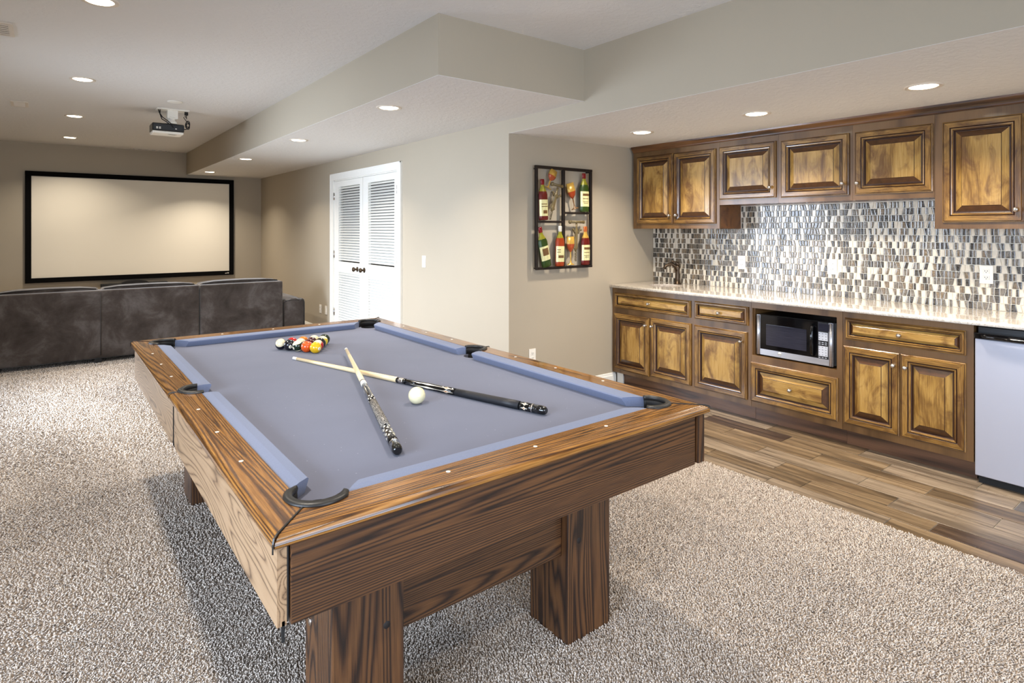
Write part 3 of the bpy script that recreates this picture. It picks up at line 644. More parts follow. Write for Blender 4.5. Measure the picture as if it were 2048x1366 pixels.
obj('display', MB().box(MWX - 0.001, MWX + 0.002, y0 + 0.022, 1.948, 0.730, 0.780), M['mwglass'], cp)
for (a, b_) in ((0.665, 0.722), (0.560, 0.628)):
    kp = obj('keypad', MB().box(MWX - 0.001, MWX + 0.002, y0 + 0.034, 1.948, a, b_), M['keypad'], cp)
for i in range(3):
    for z in (0.640, 0.652, 0.550):
        obj('button', MB().box(MWX - 0.001, MWX + 0.002, y0 + 0.040 + i * 0.021, y0 + 0.053 + i * 0.021, z - 0.002, z + 0.002), M['keypad'], cp)
obj('badge', MB().lathe((MWX, 2.222, z0 + 0.024), (-1, 0, 0), [(0, 0.0135), (0.002, 0.013), (0.002, 0.0)], 24), M['plate'], MW)
text_mesh('brand_logo', 'Oster', 0.012, MW, Vector((MWX - 0.0026, 2.222, z0 + 0.024)) - Vector(MW.location), (PI / 2, 0, -PI / 2), M['slot'])
# printed legends on the keypads
lgd = MB()
for (a, b_) in ((0.665, 0.722), (0.560, 0.628)):
    rows = 4 if b_ - a > 0.06 else 3
    for i in range(rows):
        for j in range(3):
            zz = b_ - (i + 0.5) * (b_ - a) / rows; yy = y0 + 0.046 + j * 0.0215
            lgd.box(MWX - 0.0014, MWX - 0.0010, yy - 0.004, yy + 0.004, zz - 0.0015, zz + 0.0015)
obj('legend', lgd, M['slot'], cp)
for yy in (y0 + 0.03, y1 - 0.04):
    obj('foot', MB().box(MWX + 0.04, MWX + 0.07, yy - 0.012, yy + 0.012, 0.488, 0.5).box(MWX + 0.3, MWX + 0.33, yy - 0.012, yy + 0.012, 0.488, 0.5), M['blackm'], MW)

# fridge ---------------------------------------------------------------------
FR = thing('mini_fridge', 'silver-doored under-counter fridge with black handle at the right edge', 'fridge', (4.11, 0.81, 0))
obj('body', MB().box(4.155, 4.66, 0.555, 1.068, 0.03, 0.868), M['black'], FR)
obj('door', MB().cbox(4.10, 4.15, 0.555, 1.070, 0.045, 0.808, 0.004), M['fridge'], FR)
obj('door_cap', MB().cbox(4.094, 4.152, 0.553, 1.072, 0.809, 0.842, 0.004), M['gloss_black'], FR)
obj('handle', MB().tube([(4.100, 1.05, 0.826), (4.082, 1.02, 0.826), (4.078, 0.9, 0.822), (4.078, 0.72, 0.822), (4.082, 0.60, 0.826), (4.100, 0.575, 0.826)], [0.008, 0.009, 0.010, 0.010, 0.009, 0.008], 12), M['gloss_black'], FR)
obj('foot_grille', MB().box(4.13, 4.155, 0.565, 1.06, 0.0, 0.042), M['blackm'], FR)
obj('counter_end_panel', MB().box(4.10, 4.69, 0.462, 0.48, 0.0, 0.883), M['face_z'], None).__setitem__('label', 'stained wood end panel carrying the counter right of the fridge')
bpy.data.objects['counter_end_panel']['category'] = 'cabinet panel'

# backsplash -----------------------------------------------------------------
BS = thing('backsplash', 'mosaic backsplash of white stone and smoky glass trapezoid tiles', 'backsplash', (XK, 2.2, 0.905))
obj('grout', MB().box(XK - 0.004, XK - 0.0005, 0.46, 3.81, 0.9085, 1.62), M['grout'], BS)
rng = random.Random(5); tiles = []
OUT = [(2.822, 2.887), (2.073, 2.142), (1.128, 1.200)]
pit = 0.0470; z = 0.9105; row = 0
while z < 1.615:
    y = 3.808; off = 0.0; prev = ''
    zt_ = min(z + pit - 0.0044, 1.619)
    yend = 0.47
    while y > yend:
        wd = rng.choice([0.013, 0.016, 0.020, 0.024]) ; no = rng.choice([0, 0, 0, -0.0045, 0.0045]) if wd > 0.015 else 0
        a0, a1 = y + off, y - off                      # top and bottom of left edge
        b0, b1 = y - wd + no, y - wd - no
        if a0 - b0 < 0.008 or a1 - b1 < 0.008: no = 0; b0 = b1 = y - wd
        kind = rng.random()
        pw = 0.08 if prev == 'w' else 0.42
        if kind < pw: typ = 'w'
        else: kind = (kind - pw) / (1 - pw); typ = 'g' if kind < 0.40 else ('t' if kind < 0.68 else 'd')
        prev = typ
        under_tall = (y > 2.866 or y < 1.349)
        if not (under_tall and z > 1.423):
            hid = any(o0 - 0.004 < y - wd / 2 < o1 + 0.004 for o0, o1 in OUT) and 1.082 < z + 0.02 < 1.186
            if not hid: tiles.append((typ, a0, a1, b0, b1, z, zt_))
        off = no; y -= wd + 0.0044
    z += pit; row += 1
def tile_mesh(mb, t):
    typ, a0, a1, b0, b1, z0, z1 = t; xo = XK - 0.004; th = 0.0045 if typ == 'w' else 0.004
    A = lambda x, e: [(x, a1 - e, z0 + e), (x, b1 + e, z0 + e), (x, b0 + e, z1 - e), (x, a0 - e, z1 - e)]
    rim = 0.0026 if typ != 'w' else 0.0006
    base_m = {'w': 0, 'g': 1, 't': 2, 'd': 3}[typ]; rim_m = {'w': 0, 'g': 5, 't': 5, 'd': 4}[typ]
    mb.loops([A(xo, 0), A(xo - th, 0.0003), A(xo - th - 0.0003, rim)], True, (False, True), 0, False)
    mb.m[-9:] = [rim_m] * 8 + [base_m]
tm = [M['tile_white'], M['tile_grey'], M['tile_taupe'], M['tile_dark'], M['tile_rim'], M['tile_rim2']]
tiles.sort(key=lambda t: t[1] if t[1] > 0.80 else 90)   # those nearest the camera's view first
for t in tiles[:300]:
    mb = MB(); tile_mesh(mb, t); obj('tile', mb, tm, BS, (XK - 0.004, (t[1] + t[3]) / 2, (t[5] + t[6]) / 2))
mb = MB()
for t in tiles[300:]: tile_mesh(mb, t)
obj('small_tiles', mb, tm, BS)['kind'] = 'stuff'
plate('wall_outlet', (XK - 0.0086, 2.855, 1.134), 'x', 'white outlet on the mosaic backsplash nearest the faucet', 'outlet')
plate('wall_outlet', (XK - 0.0086, 2.107, 1.134), 'x', 'white outlet in the middle of the mosaic backsplash', 'outlet')
plate('wall_outlet', (XK - 0.0086, 1.164, 1.132), 'x', 'white outlet at the right end of the mosaic backsplash above the fridge', 'outlet')

# ---------------------------------------------------------------- bottle art on the alcove wall
AX, AY, AZ = 3.15, 3.775, 1.07
ART = thing('wall_art', 'black metal wall art frame with wine bottles, goblets and corkscrews', 'wall art', (AX, YE, AZ))
fr = MB(); th = 0.024
def bar(x0, x1, z0, z1): fr.cbox(AX + x0, AX + x1, AY - 0.010, AY + 0.012, AZ + z0, AZ + z1, 0.003)
bar(0.002, 0.657, 0.851, 0.876); bar(0.010, 0.657, 0.012, 0.034); bar(0.004, 0.028, 0.034, 0.851); bar(0.630, 0.655, 0.034, 0.851)
bar(0.302, 0.330, 0.034, 0.851); bar(0.028, 0.302, 0.401, 0.420); bar(0.330, 0.630, 0.479, 0.497)
for q in (0.03, 0.63): fr.box(AX + q - 0.005, AX + q + 0.005, AY + 0.01, YE, AZ + 0.845, AZ + 0.855).box(AX + q - 0.005, AX + q + 0.005, AY + 0.01, YE, AZ + 0.02, AZ + 0.03)
obj('frame', fr, M['iron'], ART)
def art_mat(name, c, rough=0.25, metal=0.3):
    k = N(name); n_ = k.noise(k.coord('Object', (60, 60, 14)), 1, 3, 0.6); a_ = lin(c)
    k.set(Base_Color=k.mix(n_, tuple(q * .5 for q in a_[:3]) + (1,), tuple(min(1, q * 1.5) for q in a_[:3]) + (1,)), Roughness=0.3, Metallic=0.15); return k.m
AM = {n_: art_mat('enamel_' + n_, c) for n_, c in dict(red=(96, 20, 14), green=(44, 66, 18), lime=(140, 136, 36), amber=(150, 56, 18), gold=(190, 150, 66), cap=(120, 16, 20), white=(230, 220, 206), foil=(176, 92, 40), cream=(228, 214, 160), bronze=(110, 80, 46), pewter=(112, 98, 66), wine=(160, 70, 34)).items()}
def relief(pts, prof, mats, flat=0.45):
    """half-round relief standing in the frame: axis from pts[0] to pts[1] in the wall plane"""
    a = Vector((pts[0][0], 0, pts[0][1])); b_ = Vector((pts[1][0], 0, pts[1][1])); L = (b_ - a).length; ax = (b_ - a) / L; sd = Vector((ax.z, 0, -ax.x)); mb = MB()
    rings = [[Vector((AX, AY, AZ)) + a + ax * (t * L) + sd * (r * math.cos(q)) + Vector((0, -r * math.sin(q) * flat - 0.002, 0)) for q in [PI * j / 10 for j in range(11)]] for t, r in prof]
    mb.loops(rings, True, (True, True), 0, True, mats); return mb
def bottle(top, bot, wdt, body, neck, cap, lab, lmark):
    R = wdt / 2
    prof = [(0, R * .9), (0.02, R), (0.10, R), (0.62, R), (0.70, R * .82), (0.80, R * .45), (0.86, R * .36), (0.87, R * .42), (0.98, R * .42), (1, R * .36)]
    mats = [0, 0, 0, 0, 1, 1, 2, 2, 2]
    o = obj('bottle', relief((bot, top), prof, mats), [AM[body], AM[neck], AM[cap]], ART)
    # label: a thin curved sheet hugging the body
    a = Vector((bot[0], 0, bot[1])); b_ = Vector((top[0], 0, top[1])); L = (b_ - a).length; ax = (b_ - a) / L; sd = Vector((ax.z, 0, -ax.x)); lb = MB()
    for (t0, t1, q0, q1, dr, mi) in ((lab[0], lab[1], 0.12, 0.88, 0.0015, 0),) + tuple((lab[0] + (lab[1] - lab[0]) * f0, lab[0] + (lab[1] - lab[0]) * f1, g0, g1, 0.0022, 1) for f0, f1, g0, g1 in lmark):
        rings = [[Vector((AX, AY, AZ)) + a + ax * (t * L) + sd * ((R + dr) * math.cos(PI * (q0 + (q1 - q0) * j / 8))) + Vector((0, -(R + dr * 2) * math.sin(PI * (q0 + (q1 - q0) * j / 8)) * .45 - 0.002, 0)) for j in range(9)] for t in (t0, t1)]
        lb.loops(rings, False, (False, False), mi, True)
    obj('label', lb, [AM['cream'], AM['bronze']], o)
LM1 = ((.15, .35, .3, .6), (.55, .6, .25, .7), (.7, .75, .3, .7)); LM2 = ((.35, .85, .3, .7),); LM3 = ((.7, .85, .2, .7), (.5, .54, .3, .7), (.3, .33, .3, .7), (.2, .23, .35, .65))
bottle((0.078, 0.764), (0.090, 0.424), 0.098, 'red', 'lime', 'cap', (0.10, 0.50), LM1)
bottle((0.558, 0.839), (0.561, 0.499), 0.108, 'green', 'lime', 'cap', (0.14, 0.53), LM3)
bottle((0.050, 0.366), (0.128, 0.036), 0.102, 'green', 'lime', 'cap', (0.17, 0.52), LM2)
bottle((0.276, 0.376), (0.270, 0.035), 0.100, 'amber', 'lime', 'white', (0.11, 0.50), ((.25, .42, .3, .7), (.6, .64, .55, .8), (.75, .79, .55, .8)))
bottle((0.575, 0.373), (0.573, 0.035), 0.104, 'red', 'gold', 'foil', (0.12, 0.52), LM3)
def goblet(foot, rim, rw, c1, c2, bowl=0.48):
    prof = [(0, rw * .95), (0.02, rw * .9), (0.06, rw * .25), (0.20, rw * .14), (0.32, rw * .2), (0.40, rw * .13), (bowl, rw * .2), (bowl + .12, rw * .75), (bowl + .28, rw), (1, rw * .9)]
    obj('goblet', relief((foot, rim), prof, [0, 0, 0, 0, 0, 0, 1, 1, 2]), [AM[c1], AM[c2], AM['gold']], ART)
goblet((0.138, 0.692), (0.206, 0.842), 0.044, 'gold', 'wine', 0.42)
goblet((0.450, 0.524), (0.388, 0.745), 0.046, 'bronze', 'amber', 0.40)
goblet((0.399, 0.042), (0.396, 0.285), 0.046, 'gold', 'wine', 0.46)
def corkscrew(top, bot, h0, h1):
    mb = relief((top, bot), [(0, .012), (.15, .010), (.22, .022), (.28, .026), (.30, .018), (.62, .022), (.66, .03), (.69, .022), (.72, .014), (.76, .010)], [0] * 9)
    a = Vector((AX, AY - 0.006, AZ)); pv = lambda p: a + Vector((p[0], 0, p[1]))
    mb.tube([pv(h0), pv(h1)], 0.011, 10)
    for p, r in ((h0, .017), (h1, .014)): mb.lathe(pv(p) + Vector((0, 0.012, 0)), (0, -1, 0), [(0, r * .5), (.004, r), (.016, r), (.022, r * .4)], 12)
    t, b_ = Vector((top[0], 0, top[1])), Vector((bot[0], 0, bot[1])); ax = (b_ - t).normalized(); sd = Vector((ax.z, 0, -ax.x)); L = (b_ - t).length
    pts = [a + t + ax * (L * (.76 + .24 * i / 40)) + sd * (.010 * math.cos(i * .9)) + Vector((0, -.008 * math.sin(i * .9), 0)) for i in range(41)]
    mb.tube(pts, 0.003, 6)
    for s_ in (1, -1):                            # lever arms
        mb.tube([a + t + ax * L * .3 + sd * s_ * .02, a + t + ax * L * .18 + sd * s_ * .045, a + t + ax * L * .22 + sd * s_ * .055], .007, 8)
    obj('corkscrew', mb, AM['pewter'], ART)
corkscrew((0.251, 0.70), (0.157, 0.432), (0.190, 0.728), (0.296, 0.712)); corkscrew((0.470, 0.415), (0.452, 0.072), (0.392, 0.411), (0.552, 0.410))

# ---------------------------------------------------------------- sofa
SO = thing('sectional_sofa', 'dark grey microfibre sectional sofa seen from behind', 'sofa', (0.9, 8.0, 0))
def soft(name, x0, x1, y0, y1, z0, z1, b, parent=SO, seg=4, mat='sofa', crown=0.0):
    bm = bmesh.new(); bmesh.ops.create_cube(bm, size=1)
    for v_ in bm.verts: v_.co = Vector(((x0 + x1) / 2 + v_.co.x * (x1 - x0), (y0 + y1) / 2 + v_.co.y * (y1 - y0), (z0 + z1) / 2 + v_.co.z * (z1 - z0)))
    bmesh.ops.subdivide_edges(bm, edges=bm.edges[:], cuts=4, use_grid_fill=True)
    cx_, cy_ = (x0 + x1) / 2, (y0 + y1) / 2
    if crown:
        for v_ in bm.verts:
            if v_.co.z > z1 - 1e-4: v_.co.z += crown * (1 - ((v_.co.x - cx_) / (x1 - x0) * 2) ** 2) ** 0.5 if abs(v_.co.x - cx_) < (x1 - x0) / 2 - 1e-4 else 0
    ed = [e for e in bm.edges if len(e.link_faces) == 2 and e.calc_face_angle(0) > 0.9]
    bmesh.ops.bevel(bm, geom=ed, offset=b, segments=seg, affect='EDGES', profile=0.6)
    mb = MB(); mb.frombm(bm, 0, True); return obj(name, mb, M[mat], parent)
soft('back_panel', -1.25, 1.360, 7.655, 7.83, 0.055, 0.772, 0.02); soft('back_panel', 1.372, 2.298, 7.655, 7.83, 0.055, 0.772, 0.02)
for a, b_ in ((-1.24, -0.43), (-0.42, 0.419), (0.429, 1.352), (1.38, 2.285)):
    cu_ = soft('back_cushion', a, b_, 7.74, 7.99, 0.42, 0.785, 0.045, crown=0.022)
    obj('piping', MB().tube([(a + 0.03, 7.75, 0.782), (a + 0.15, 7.745, 0.797), ((a + b_) / 2, 7.743, 0.803), (b_ - 0.15, 7.745, 0.797), (b_ - 0.03, 7.75, 0.782)], 0.006, 8), M['piping'], cu_)
for a, b_ in ((-1.24, -0.42), (-0.415, 0.424), (0.429, 1.36), (1.37, 2.29)): soft('seat_cushion', a, b_, 7.95, 8.62, 0.27, 0.44, 0.05, crown=0.012)
soft('base', -1.25, 2.29, 7.84, 8.58, 0.06, 0.265, 0.015)
ar = soft('armrest', 2.303, 2.582, 7.672, 8.60, 0.055, 0.528, 0.035, crown=0.02)
obj('piping', MB().tube([(2.316, 7.675, 0.10), (2.316, 7.673, 0.49), (2.335, 7.671, 0.517), (2.40, 7.671, 0.527), (2.48, 7.671, 0.527), (2.55, 7.671, 0.517), (2.57, 7.673, 0.49), (2.572, 7.675, 0.10)], 0.006, 8), M['piping'], ar)
obj('center_seam', MB().tube([(0.424, 7.652, 0.09), (0.424, 7.652, 0.755)], 0.003, 6), M['piping'], SO)
for x in (-1.2, 0.4, 1.3, 1.45, 2.25):
    for y in (7.70, 8.52): obj('foot', MB().box(x - 0.03, x + 0.03, y - 0.03, y + 0.03, 0.002, 0.058), M['blackm'], SO)

# ---------------------------------------------------------------- pool table
TX, TY = 1.105, 2.60
PT = thing('pool_table', 'oak pool table with grey-blue cloth and black pocket rings', 'pool table', (TX, TY, 0))
A_, B_ = 0.749, 1.35; wx, wy = 0.648, 1.233; nx_, ny_ = 0.585, 1.17; ZR, ZBED, ZN = 0.795, 0.757, 0.791
CP = (0.602, 1.195); RW = 0.066; SP = 0.640
def arc(cx, cy, r, a0, a1, n=14): return [(cx + r * math.cos(math.radians(a0 + (a1 - a0) * i / n)), cy + r * math.sin(math.radians(a0 + (a1 - a0) * i / n))) for i in range(n + 1)]
def rail(poly, outer, flip, mat, nm='rail'):
    """poly in the x<0,y<0 quadrant frame; outer(p) tells outer-edge points and their inward direction; flip=(sx,sy) mirrors"""
    lv = [(0.768, 0.006), (0.772, 0.001), (0.778, 0.0), (0.784, 0.0015), (0.790, 0.007), (0.7937, 0.014), (0.795, 0.022)]
    rings = []
    for z_, d in lv:
        rings.append([(TX + flip[0] * (p[0] + outer(p)[0] * d), TY + flip[1] * (p[1] + outer(p)[1] * d), z_) for p in poly])
    mb = MB().loops(rings, True, (True, True), 0, False)
    return obj(nm, mb, mat, PT)
e = 0.0012
side = [(-A_, -B_ + 0.003)] + [(-A_, -0.004)] + [p for p in arc(-SP, 0, RW, 183.5, 263, 10)] + [(-wx, -wy + 0.10)] + [p for p in arc(-CP[0], -CP[1], RW, 133, 222, 12)]
side[-1] = (-CP[0] + RW * math.cos(math.radians(224)), -CP[1] + RW * math.sin(math.radians(224)))
so_ = lambda p: ((1, 1) if abs(p[0] + A_) < 1e-6 and p[1] < -B_ + 0.01 else ((1, 0) if abs(p[0] + A_) < 1e-6 else (0, 0)))
for fx in (1, -1):
    for fy in (1, -1): rail(side, so_, (fx, fy), M['oak_y'], 'side_rail')
end = [(-A_ + 0.003, -B_), (A_ - 0.003, -B_)] + [p for p in arc(CP[0], -CP[1], RW, -46, 35 - 0, 1)][:1] + arc(CP[0], -CP[1], RW, -46, -143, 12)[1:] + arc(-CP[0], -CP[1], RW, -37, -134, 12)
eo_ = lambda p: ((1, 1) if p[1] < -B_ + 1e-6 and p[0] < 0 else ((-1, 1) if p[1] < -B_ + 1e-6 else (0, 0)))
for fy in (1, -1): rail(end, eo_, (1, fy), M['oak_x'], 'end_rail')
# pearl sights on the rails
st = [(-0.6975, y) for y in (-0.8775, -0.585, -0.2925, 0.2925, 0.585, 0.8775)]; st += [(0.6975, y) for _, y in list(st)]
en = [(x, s_ * 1.278) for x in (-0.2925, 0, 0.2925) for s_ in (1, -1)]
for i, (x, y) in enumerate(st + en):
    obj('sight', MB().lathe((TX + x, TY + y, ZR - 0.0005), (0, 0, 1), [(0, 0.0062), (0.0011, 0.0060), (0.0013, 0.0)], 16), M['ivory'], PT)
# cushions: nose line and slanted ends
def cushion(p0, p1, inward, e0, e1):
    """p0-p1: wood line (x,y); inward: unit vector to the play field; e0/e1: how far the nose is cut back at each end"""
    mb = MB(); p0, p1, w_ = Vector(p0), Vector(p1), Vector(inward); t = (p1 - p0).normalized(); W_ = (wx - nx_)
    rings = []
    for p, s_, ee in ((p0, 1, e0), (p1, -1, e1)):
        P3 = lambda f, z_: (*(p + w_ * (W_ * f) + t * (s_ * ee * f))[:2], z_)
        rings.append([P3(0, ZBED + .001), P3(0, ZR - .0015), P3(0.5, ZR - .001), P3(0.93, ZN), P3(1.0, ZN - .004), P3(0.97, ZN - .010), P3(0.78, ZBED + .001)])
    mb.loops([[(TX + q[0], TY + q[1], q[2]) for q in r] for r in rings], True, (True, True), 0, False)
    return obj('cushion', mb, M['cushion'], PT)
for s_ in (1, -1):
    for q in (1, -1):
        cushion((s_ * wx, q * 0.060), (s_ * wx, q * 1.135), (-s_, 0), 0.014, 0.055)
    cushion((-0.548, s_ * wy), (0.548, s_ * wy), (0, -s_), 0.060, 0.060)
# bed cloth with bites at the six pockets
def bed():
    pts = []; RB = 0.056; ex, ey = wx, wy
    q = lambda cx, cy, a0, a1: arc(cx, cy, RB, a0, a1, 12)
    pts += [(-0.52, -ey), (0.52, -ey)]
    pts += q(CP[0] + .004, -CP[1] - .004, 220, 50) ; pts += [(ex, -1.12), (ex, -0.075)]
    pts += q(SP + .012, 0, 270, 90); pts += [(ex, 0.075), (ex, 1.12)]
    pts += q(CP[0] + .004, CP[1] + .004, 310, 140); pts += [(0.52, ey), (-0.52, ey)]
    pts += q(-CP[0] - .004, CP[1] + .004, 40, -130); pts += [(-ex, 1.12), (-ex, 0.075)]
    pts += q(-SP - .012, 0, 90, -90); pts += [(-ex, -0.075), (-ex, -1.12)]
    pts += q(-CP[0] - .004, -CP[1] - .004, 130, -40)
    return [(TX + x, TY + y) for x, y in pts]
obj('bed_cloth', MB().prism(bed(), ZBED - 0.03, ZBED), M['cloth'], PT)
# pockets
def pocket(cx, cy, face_deg, half, tail=None):
    X, Y = TX + cx, TY + cy; mb = MB(); n = 26; ro, ri = 0.078, 0.057
    rings = []
    for i in range(n + 1):
        a = math.radians(face_deg - half + 2 * half * i / n); c_, s_ = math.cos(a), math.sin(a)
        w2 = 1.0 if 1 < i < n - 1 else 0.75
        o_, i_ = ri + (ro - ri) * w2, ri
        rings.append([(X + c_ * i_, Y + s_ * i_, 0.7965), (X + c_ * (i_ + .003), Y + s_ * (i_ + .003), 0.8035), (X + c_ * (o_ - .006), Y + s_ * (o_ - .006), 0.8025), (X + c_ * o_, Y + s_ * o_, 0.7985), (X + c_ * o_, Y + s_ * o_, 0.7955), (X + c_ * (i_ + .004), Y + s_ * (i_ + .004), 0.78)])
    mb.loops(rings, True, (True, True), 0, True)
    o = obj('pocket', mb, M['rubber'], PT)
    li = MB().lathe((X, Y, 0.7555), (0, 0, -1), [(0, 0.0575), (0.06, 0.055), (0.13, 0.045), (0.15, 0.0)], 24, caps=(False, False))
    up = [[(X + math.cos(a) * r_, Y + math.sin(a) * r_, z_) for z_, r_ in ((0.7555, 0.0575), (0.795, 0.0600), (0.795, 0.0625), (0.7555, 0.0605))] for a in [math.radians(face_deg - half + 2 * half * i / 24) for i in range(25)]]
    li.loops(up, True, (True, True), 0, True)
    obj('pocket_liner', li, M['blackm'], o)
    if tail:
        d = Vector((math.cos(math.radians(face_deg)), math.sin(math.radians(face_deg)))) if tail[0] == 0 else Vector(tail[1])
        p0 = Vector((X, Y)) + d * 0.076; p1 = Vector((TX + tail[2][0], TY + tail[2][1])); nn = Vector((-(p1 - p0).y, (p1 - p0).x)).normalized() * 0.0018
        t_ = MB().loops([[(p.x - nn.x, p.y - nn.y, z_ - .002), (p.x + nn.x, p.y + nn.y, z_ - .002), (p.x + nn.x, p.y + nn.y, z_ + .002), (p.x - nn.x, p.y - nn.y, z_ + .002)] for p, z_ in ((p0, 0.7955), (p0.lerp(p1, .86), 0.7955), (p0.lerp(p1, .97), 0.792), (p1, 0.782), (p1, 0.765))], True, (True, True), 0, False)
        obj('strap', t_, M['rubber'], o)
for fx in (-1, 1):
    for fy in (-1, 1):
        pocket(fx * CP[0], fy * CP[1], math.degrees(math.atan2(fy, fx)), 102, (0, 0, (fx * (A_ + .001), fy * (B_ + .001))))
    pocket(fx * SP, 0, 180 if fx < 0 else 0, 90, (0, 0, (fx * (A_ + .001), 0)))
# aprons
def apron_side(fx, fy):
    mb = MB(); X0, X1 = TX + fx * 0.712, TX + fx * 0.732; ya, yb = 0.014, 1.318
    r = 0.03; poly = [(ya, 0.7675), (yb, 0.7675), (yb, 0.590 + 0.0), (ya + r, 0.590), (ya + 0.009, 0.599), (ya, 0.62)]
    mb.loops([[(X, TY + fy * y, z_) for y, z_ in poly] for X in (X0, X1)], True, (True, True), 0, False)
    mb.box(X0, X1, TY + fy * (ya - 0.006), TY + fy * (ya - .0005), 0.590, 0.7675, 1)
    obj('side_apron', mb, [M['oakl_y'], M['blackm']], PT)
for fx in (1, -1):
    for fy in (1, -1): apron_side(fx, fy)
for fy in (1, -1):
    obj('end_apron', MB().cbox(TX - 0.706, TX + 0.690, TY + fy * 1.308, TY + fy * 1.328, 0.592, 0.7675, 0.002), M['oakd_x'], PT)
    obj('corner_gap_shade', MB().box(TX - 0.7115, TX - 0.709, TY + fy * 1.22, TY + fy * 1.32, 0.60, 0.767).box(TX - 0.7115, TX - 0.707, TY + fy * 1.29, TY + fy * 1.312, 0.60, 0.767), M['blackm'], PT)  # black strips standing in for the shade in the open corner gap
    obj('corner_post', MB().box(TX + 0.6915, TX + 0.7115, TY + fy * 1.285, TY + fy * 1.312, 0.592, 0.7665).box(TX + 0.699, TX + 0.7345, TY + fy * 1.319, TY + fy * 1.334, 0.596, 0.767), M['oakd_z'], PT)
obj('slate_frame', MB().box(TX - 0.69, TX + 0.69, TY - 1.28, TY + 1.28, 0.700, 0.726).box(TX - 0.62, TX + 0.62, TY - 1.15, TY - 1.10, 0.60, 0.70).box(TX - 0.62, TX + 0.62, TY + 1.10, TY + 1.15, 0.60, 0.70)
    .box(TX - 0.62, TX - 0.56, TY - 1.10, TY + 1.10, 0.60, 0.70).box(TX + 0.56, TX + 0.62, TY - 1.10, TY + 1.10, 0.60, 0.70), M['oakd_x'], PT)
for (x, y) in ((0.570, 1.490), (1.390, 1.490), (0.570, 3.42), (1.390, 3.42)):
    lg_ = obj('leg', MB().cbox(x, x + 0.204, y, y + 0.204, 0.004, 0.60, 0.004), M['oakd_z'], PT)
    lg_.data.materials[0] = M['oakd_z']
    if y < 2:
        obj('bolt_hole', MB().lathe((x + (0.152 if x < 1 else 0.052), y + 0.0005, 0.348), (0, -1, 0), [(0, 0.011), (0.0008, 0.010), (0.001, 0.0)], 16), M['bolt'], lg_)
        obj('bolt_cap', MB().lathe((x + 0.0005, y + 0.165, 0.333), (-1, 0, 0), [(0, 0.012), (0.003, 0.010), (0.005, 0.0)], 16), M['steel'], lg_)
for y in (1.522, 3.55):
    obj('end_beam', MB().cbox(0.7745, 1.3895, y, y + 0.05, 0.297, 0.60, 0.003), M['oakd_x'], PT)
obj('hanging_strap', MB().box(TX - 0.722, TX - 0.716, TY - 1.318, TY - 1.312, 0.555, 0.60), M['blackm'], PT)

# ---------------------------------------------------------------- balls
def ball_mat(name, base_, stripe=None):
    """base colour; optional band of a second colour about the object's z axis, number spot about +x"""
    k = N(name); tc = k.n('TexCoord'); sp_ = k.n('SeparateXYZ'); k.put(sp_.inputs[0], tc.outputs['Object'])
    col = lin(base_)
    if stripe:
        band = k.math('LESS_THAN', k.math('ABSOLUTE', sp_.outputs[2]), 0.0165); col = k.mix(band, lin((232, 220, 186)), lin(stripe))
    spot = k.math('GREATER_THAN', sp_.outputs[0], 0.0287); col = k.mix(spot, col, lin((236, 228, 204)))
    k.set(Base_Color=col, Roughness=0.12, Coat_Weight=0.5, Coat_Roughness=0.04); return k.m
BR = 0.0302; V1 = Vector((1.122, 3.170)); VA = Vector((-0.1170, 0.2120)) / 4; VA = VA.normalized() * BR * 2.004; ang = math.radians(-60)
VB = Vector((VA.x * math.cos(ang) - VA.y * math.sin(ang), VA.x * math.sin(ang) + VA.y * math.cos(ang)))
bm_ = bmesh.new(); bmesh.ops.create_uvsphere(bm_, u_segments=32, v_segments=20, radius=BR); sph = MB(); sph.frombm(bm_, 0, True)
spec = [((0, 0), 'solid yellow ball with a number spot at the front tip of the rack', (222, 176, 20), None, '1', (0.35, -0.9, -0.1)),
        ((1, 0), 'solid orange ball second from the tip on the left side of the rack', (214, 84, 20), None, None, (0.2, 1, 0)),
        ((2, 0), 'pale ball with a dark green stripe, third from the tip on the left side', None, (20, 40, 22), None, (-0.9, -0.2, -0.3)),
        ((3, 0), 'near-black ball with a white number spot on the left side of the rack', (16, 16, 26), None, '4', (-0.1, -0.93, -0.2)),
        ((4, 0), 'cream ball with a black stripe at the left corner of the rack', None, (22, 18, 34), None, (0.3, 0.5, 0.8)),
        ((0, 1), 'red-striped ball second from the tip on the right side of the rack', None, (170, 30, 26), None, (0.6, 0.5, 0.6)),
        ((0, 2), 'black ball third from the tip on the right side of the rack', (12, 12, 12), None, None, (0.2, 1, 0)),
        ((0, 3), 'yellow-striped ball fourth from the tip on the right side', None, (214, 190, 50), None, (0.9, 0.3, -0.2)),
        ((0, 4), 'dark green ball at the far right corner of the rack', (12, 30, 18), None, None, (0.2, 1, 0)),
        ((1, 1), 'maroon ball in the middle of the rack just behind the orange ball', (84, 16, 14), None, None, (0.2, 1, 0)),
        ((2, 1), 'green-striped ball inside the rack behind the pale striped ball', None, (30, 80, 34), None, (0.2, 0.9, 0.4)),
        ((3, 1), 'solid red ball inside the back row of the rack, behind the near-black ball', (186, 30, 26), None, None, (0.2, 1, 0)),
        ((1, 2), 'dark maroon ball deep inside the rack next to the black one', (60, 12, 16), None, None, (0.2, 1, 0)),
        ((2, 2), 'cream and orange striped ball in the middle of the back row', None, (206, 120, 40), None, (0.2, 0.5, -0.8)),
        ((1, 3), 'cream ball second from the right in the back row of the rack', None, (150, 40, 40), None, (0.1, 0.9, 0.9))]
sph_me = None
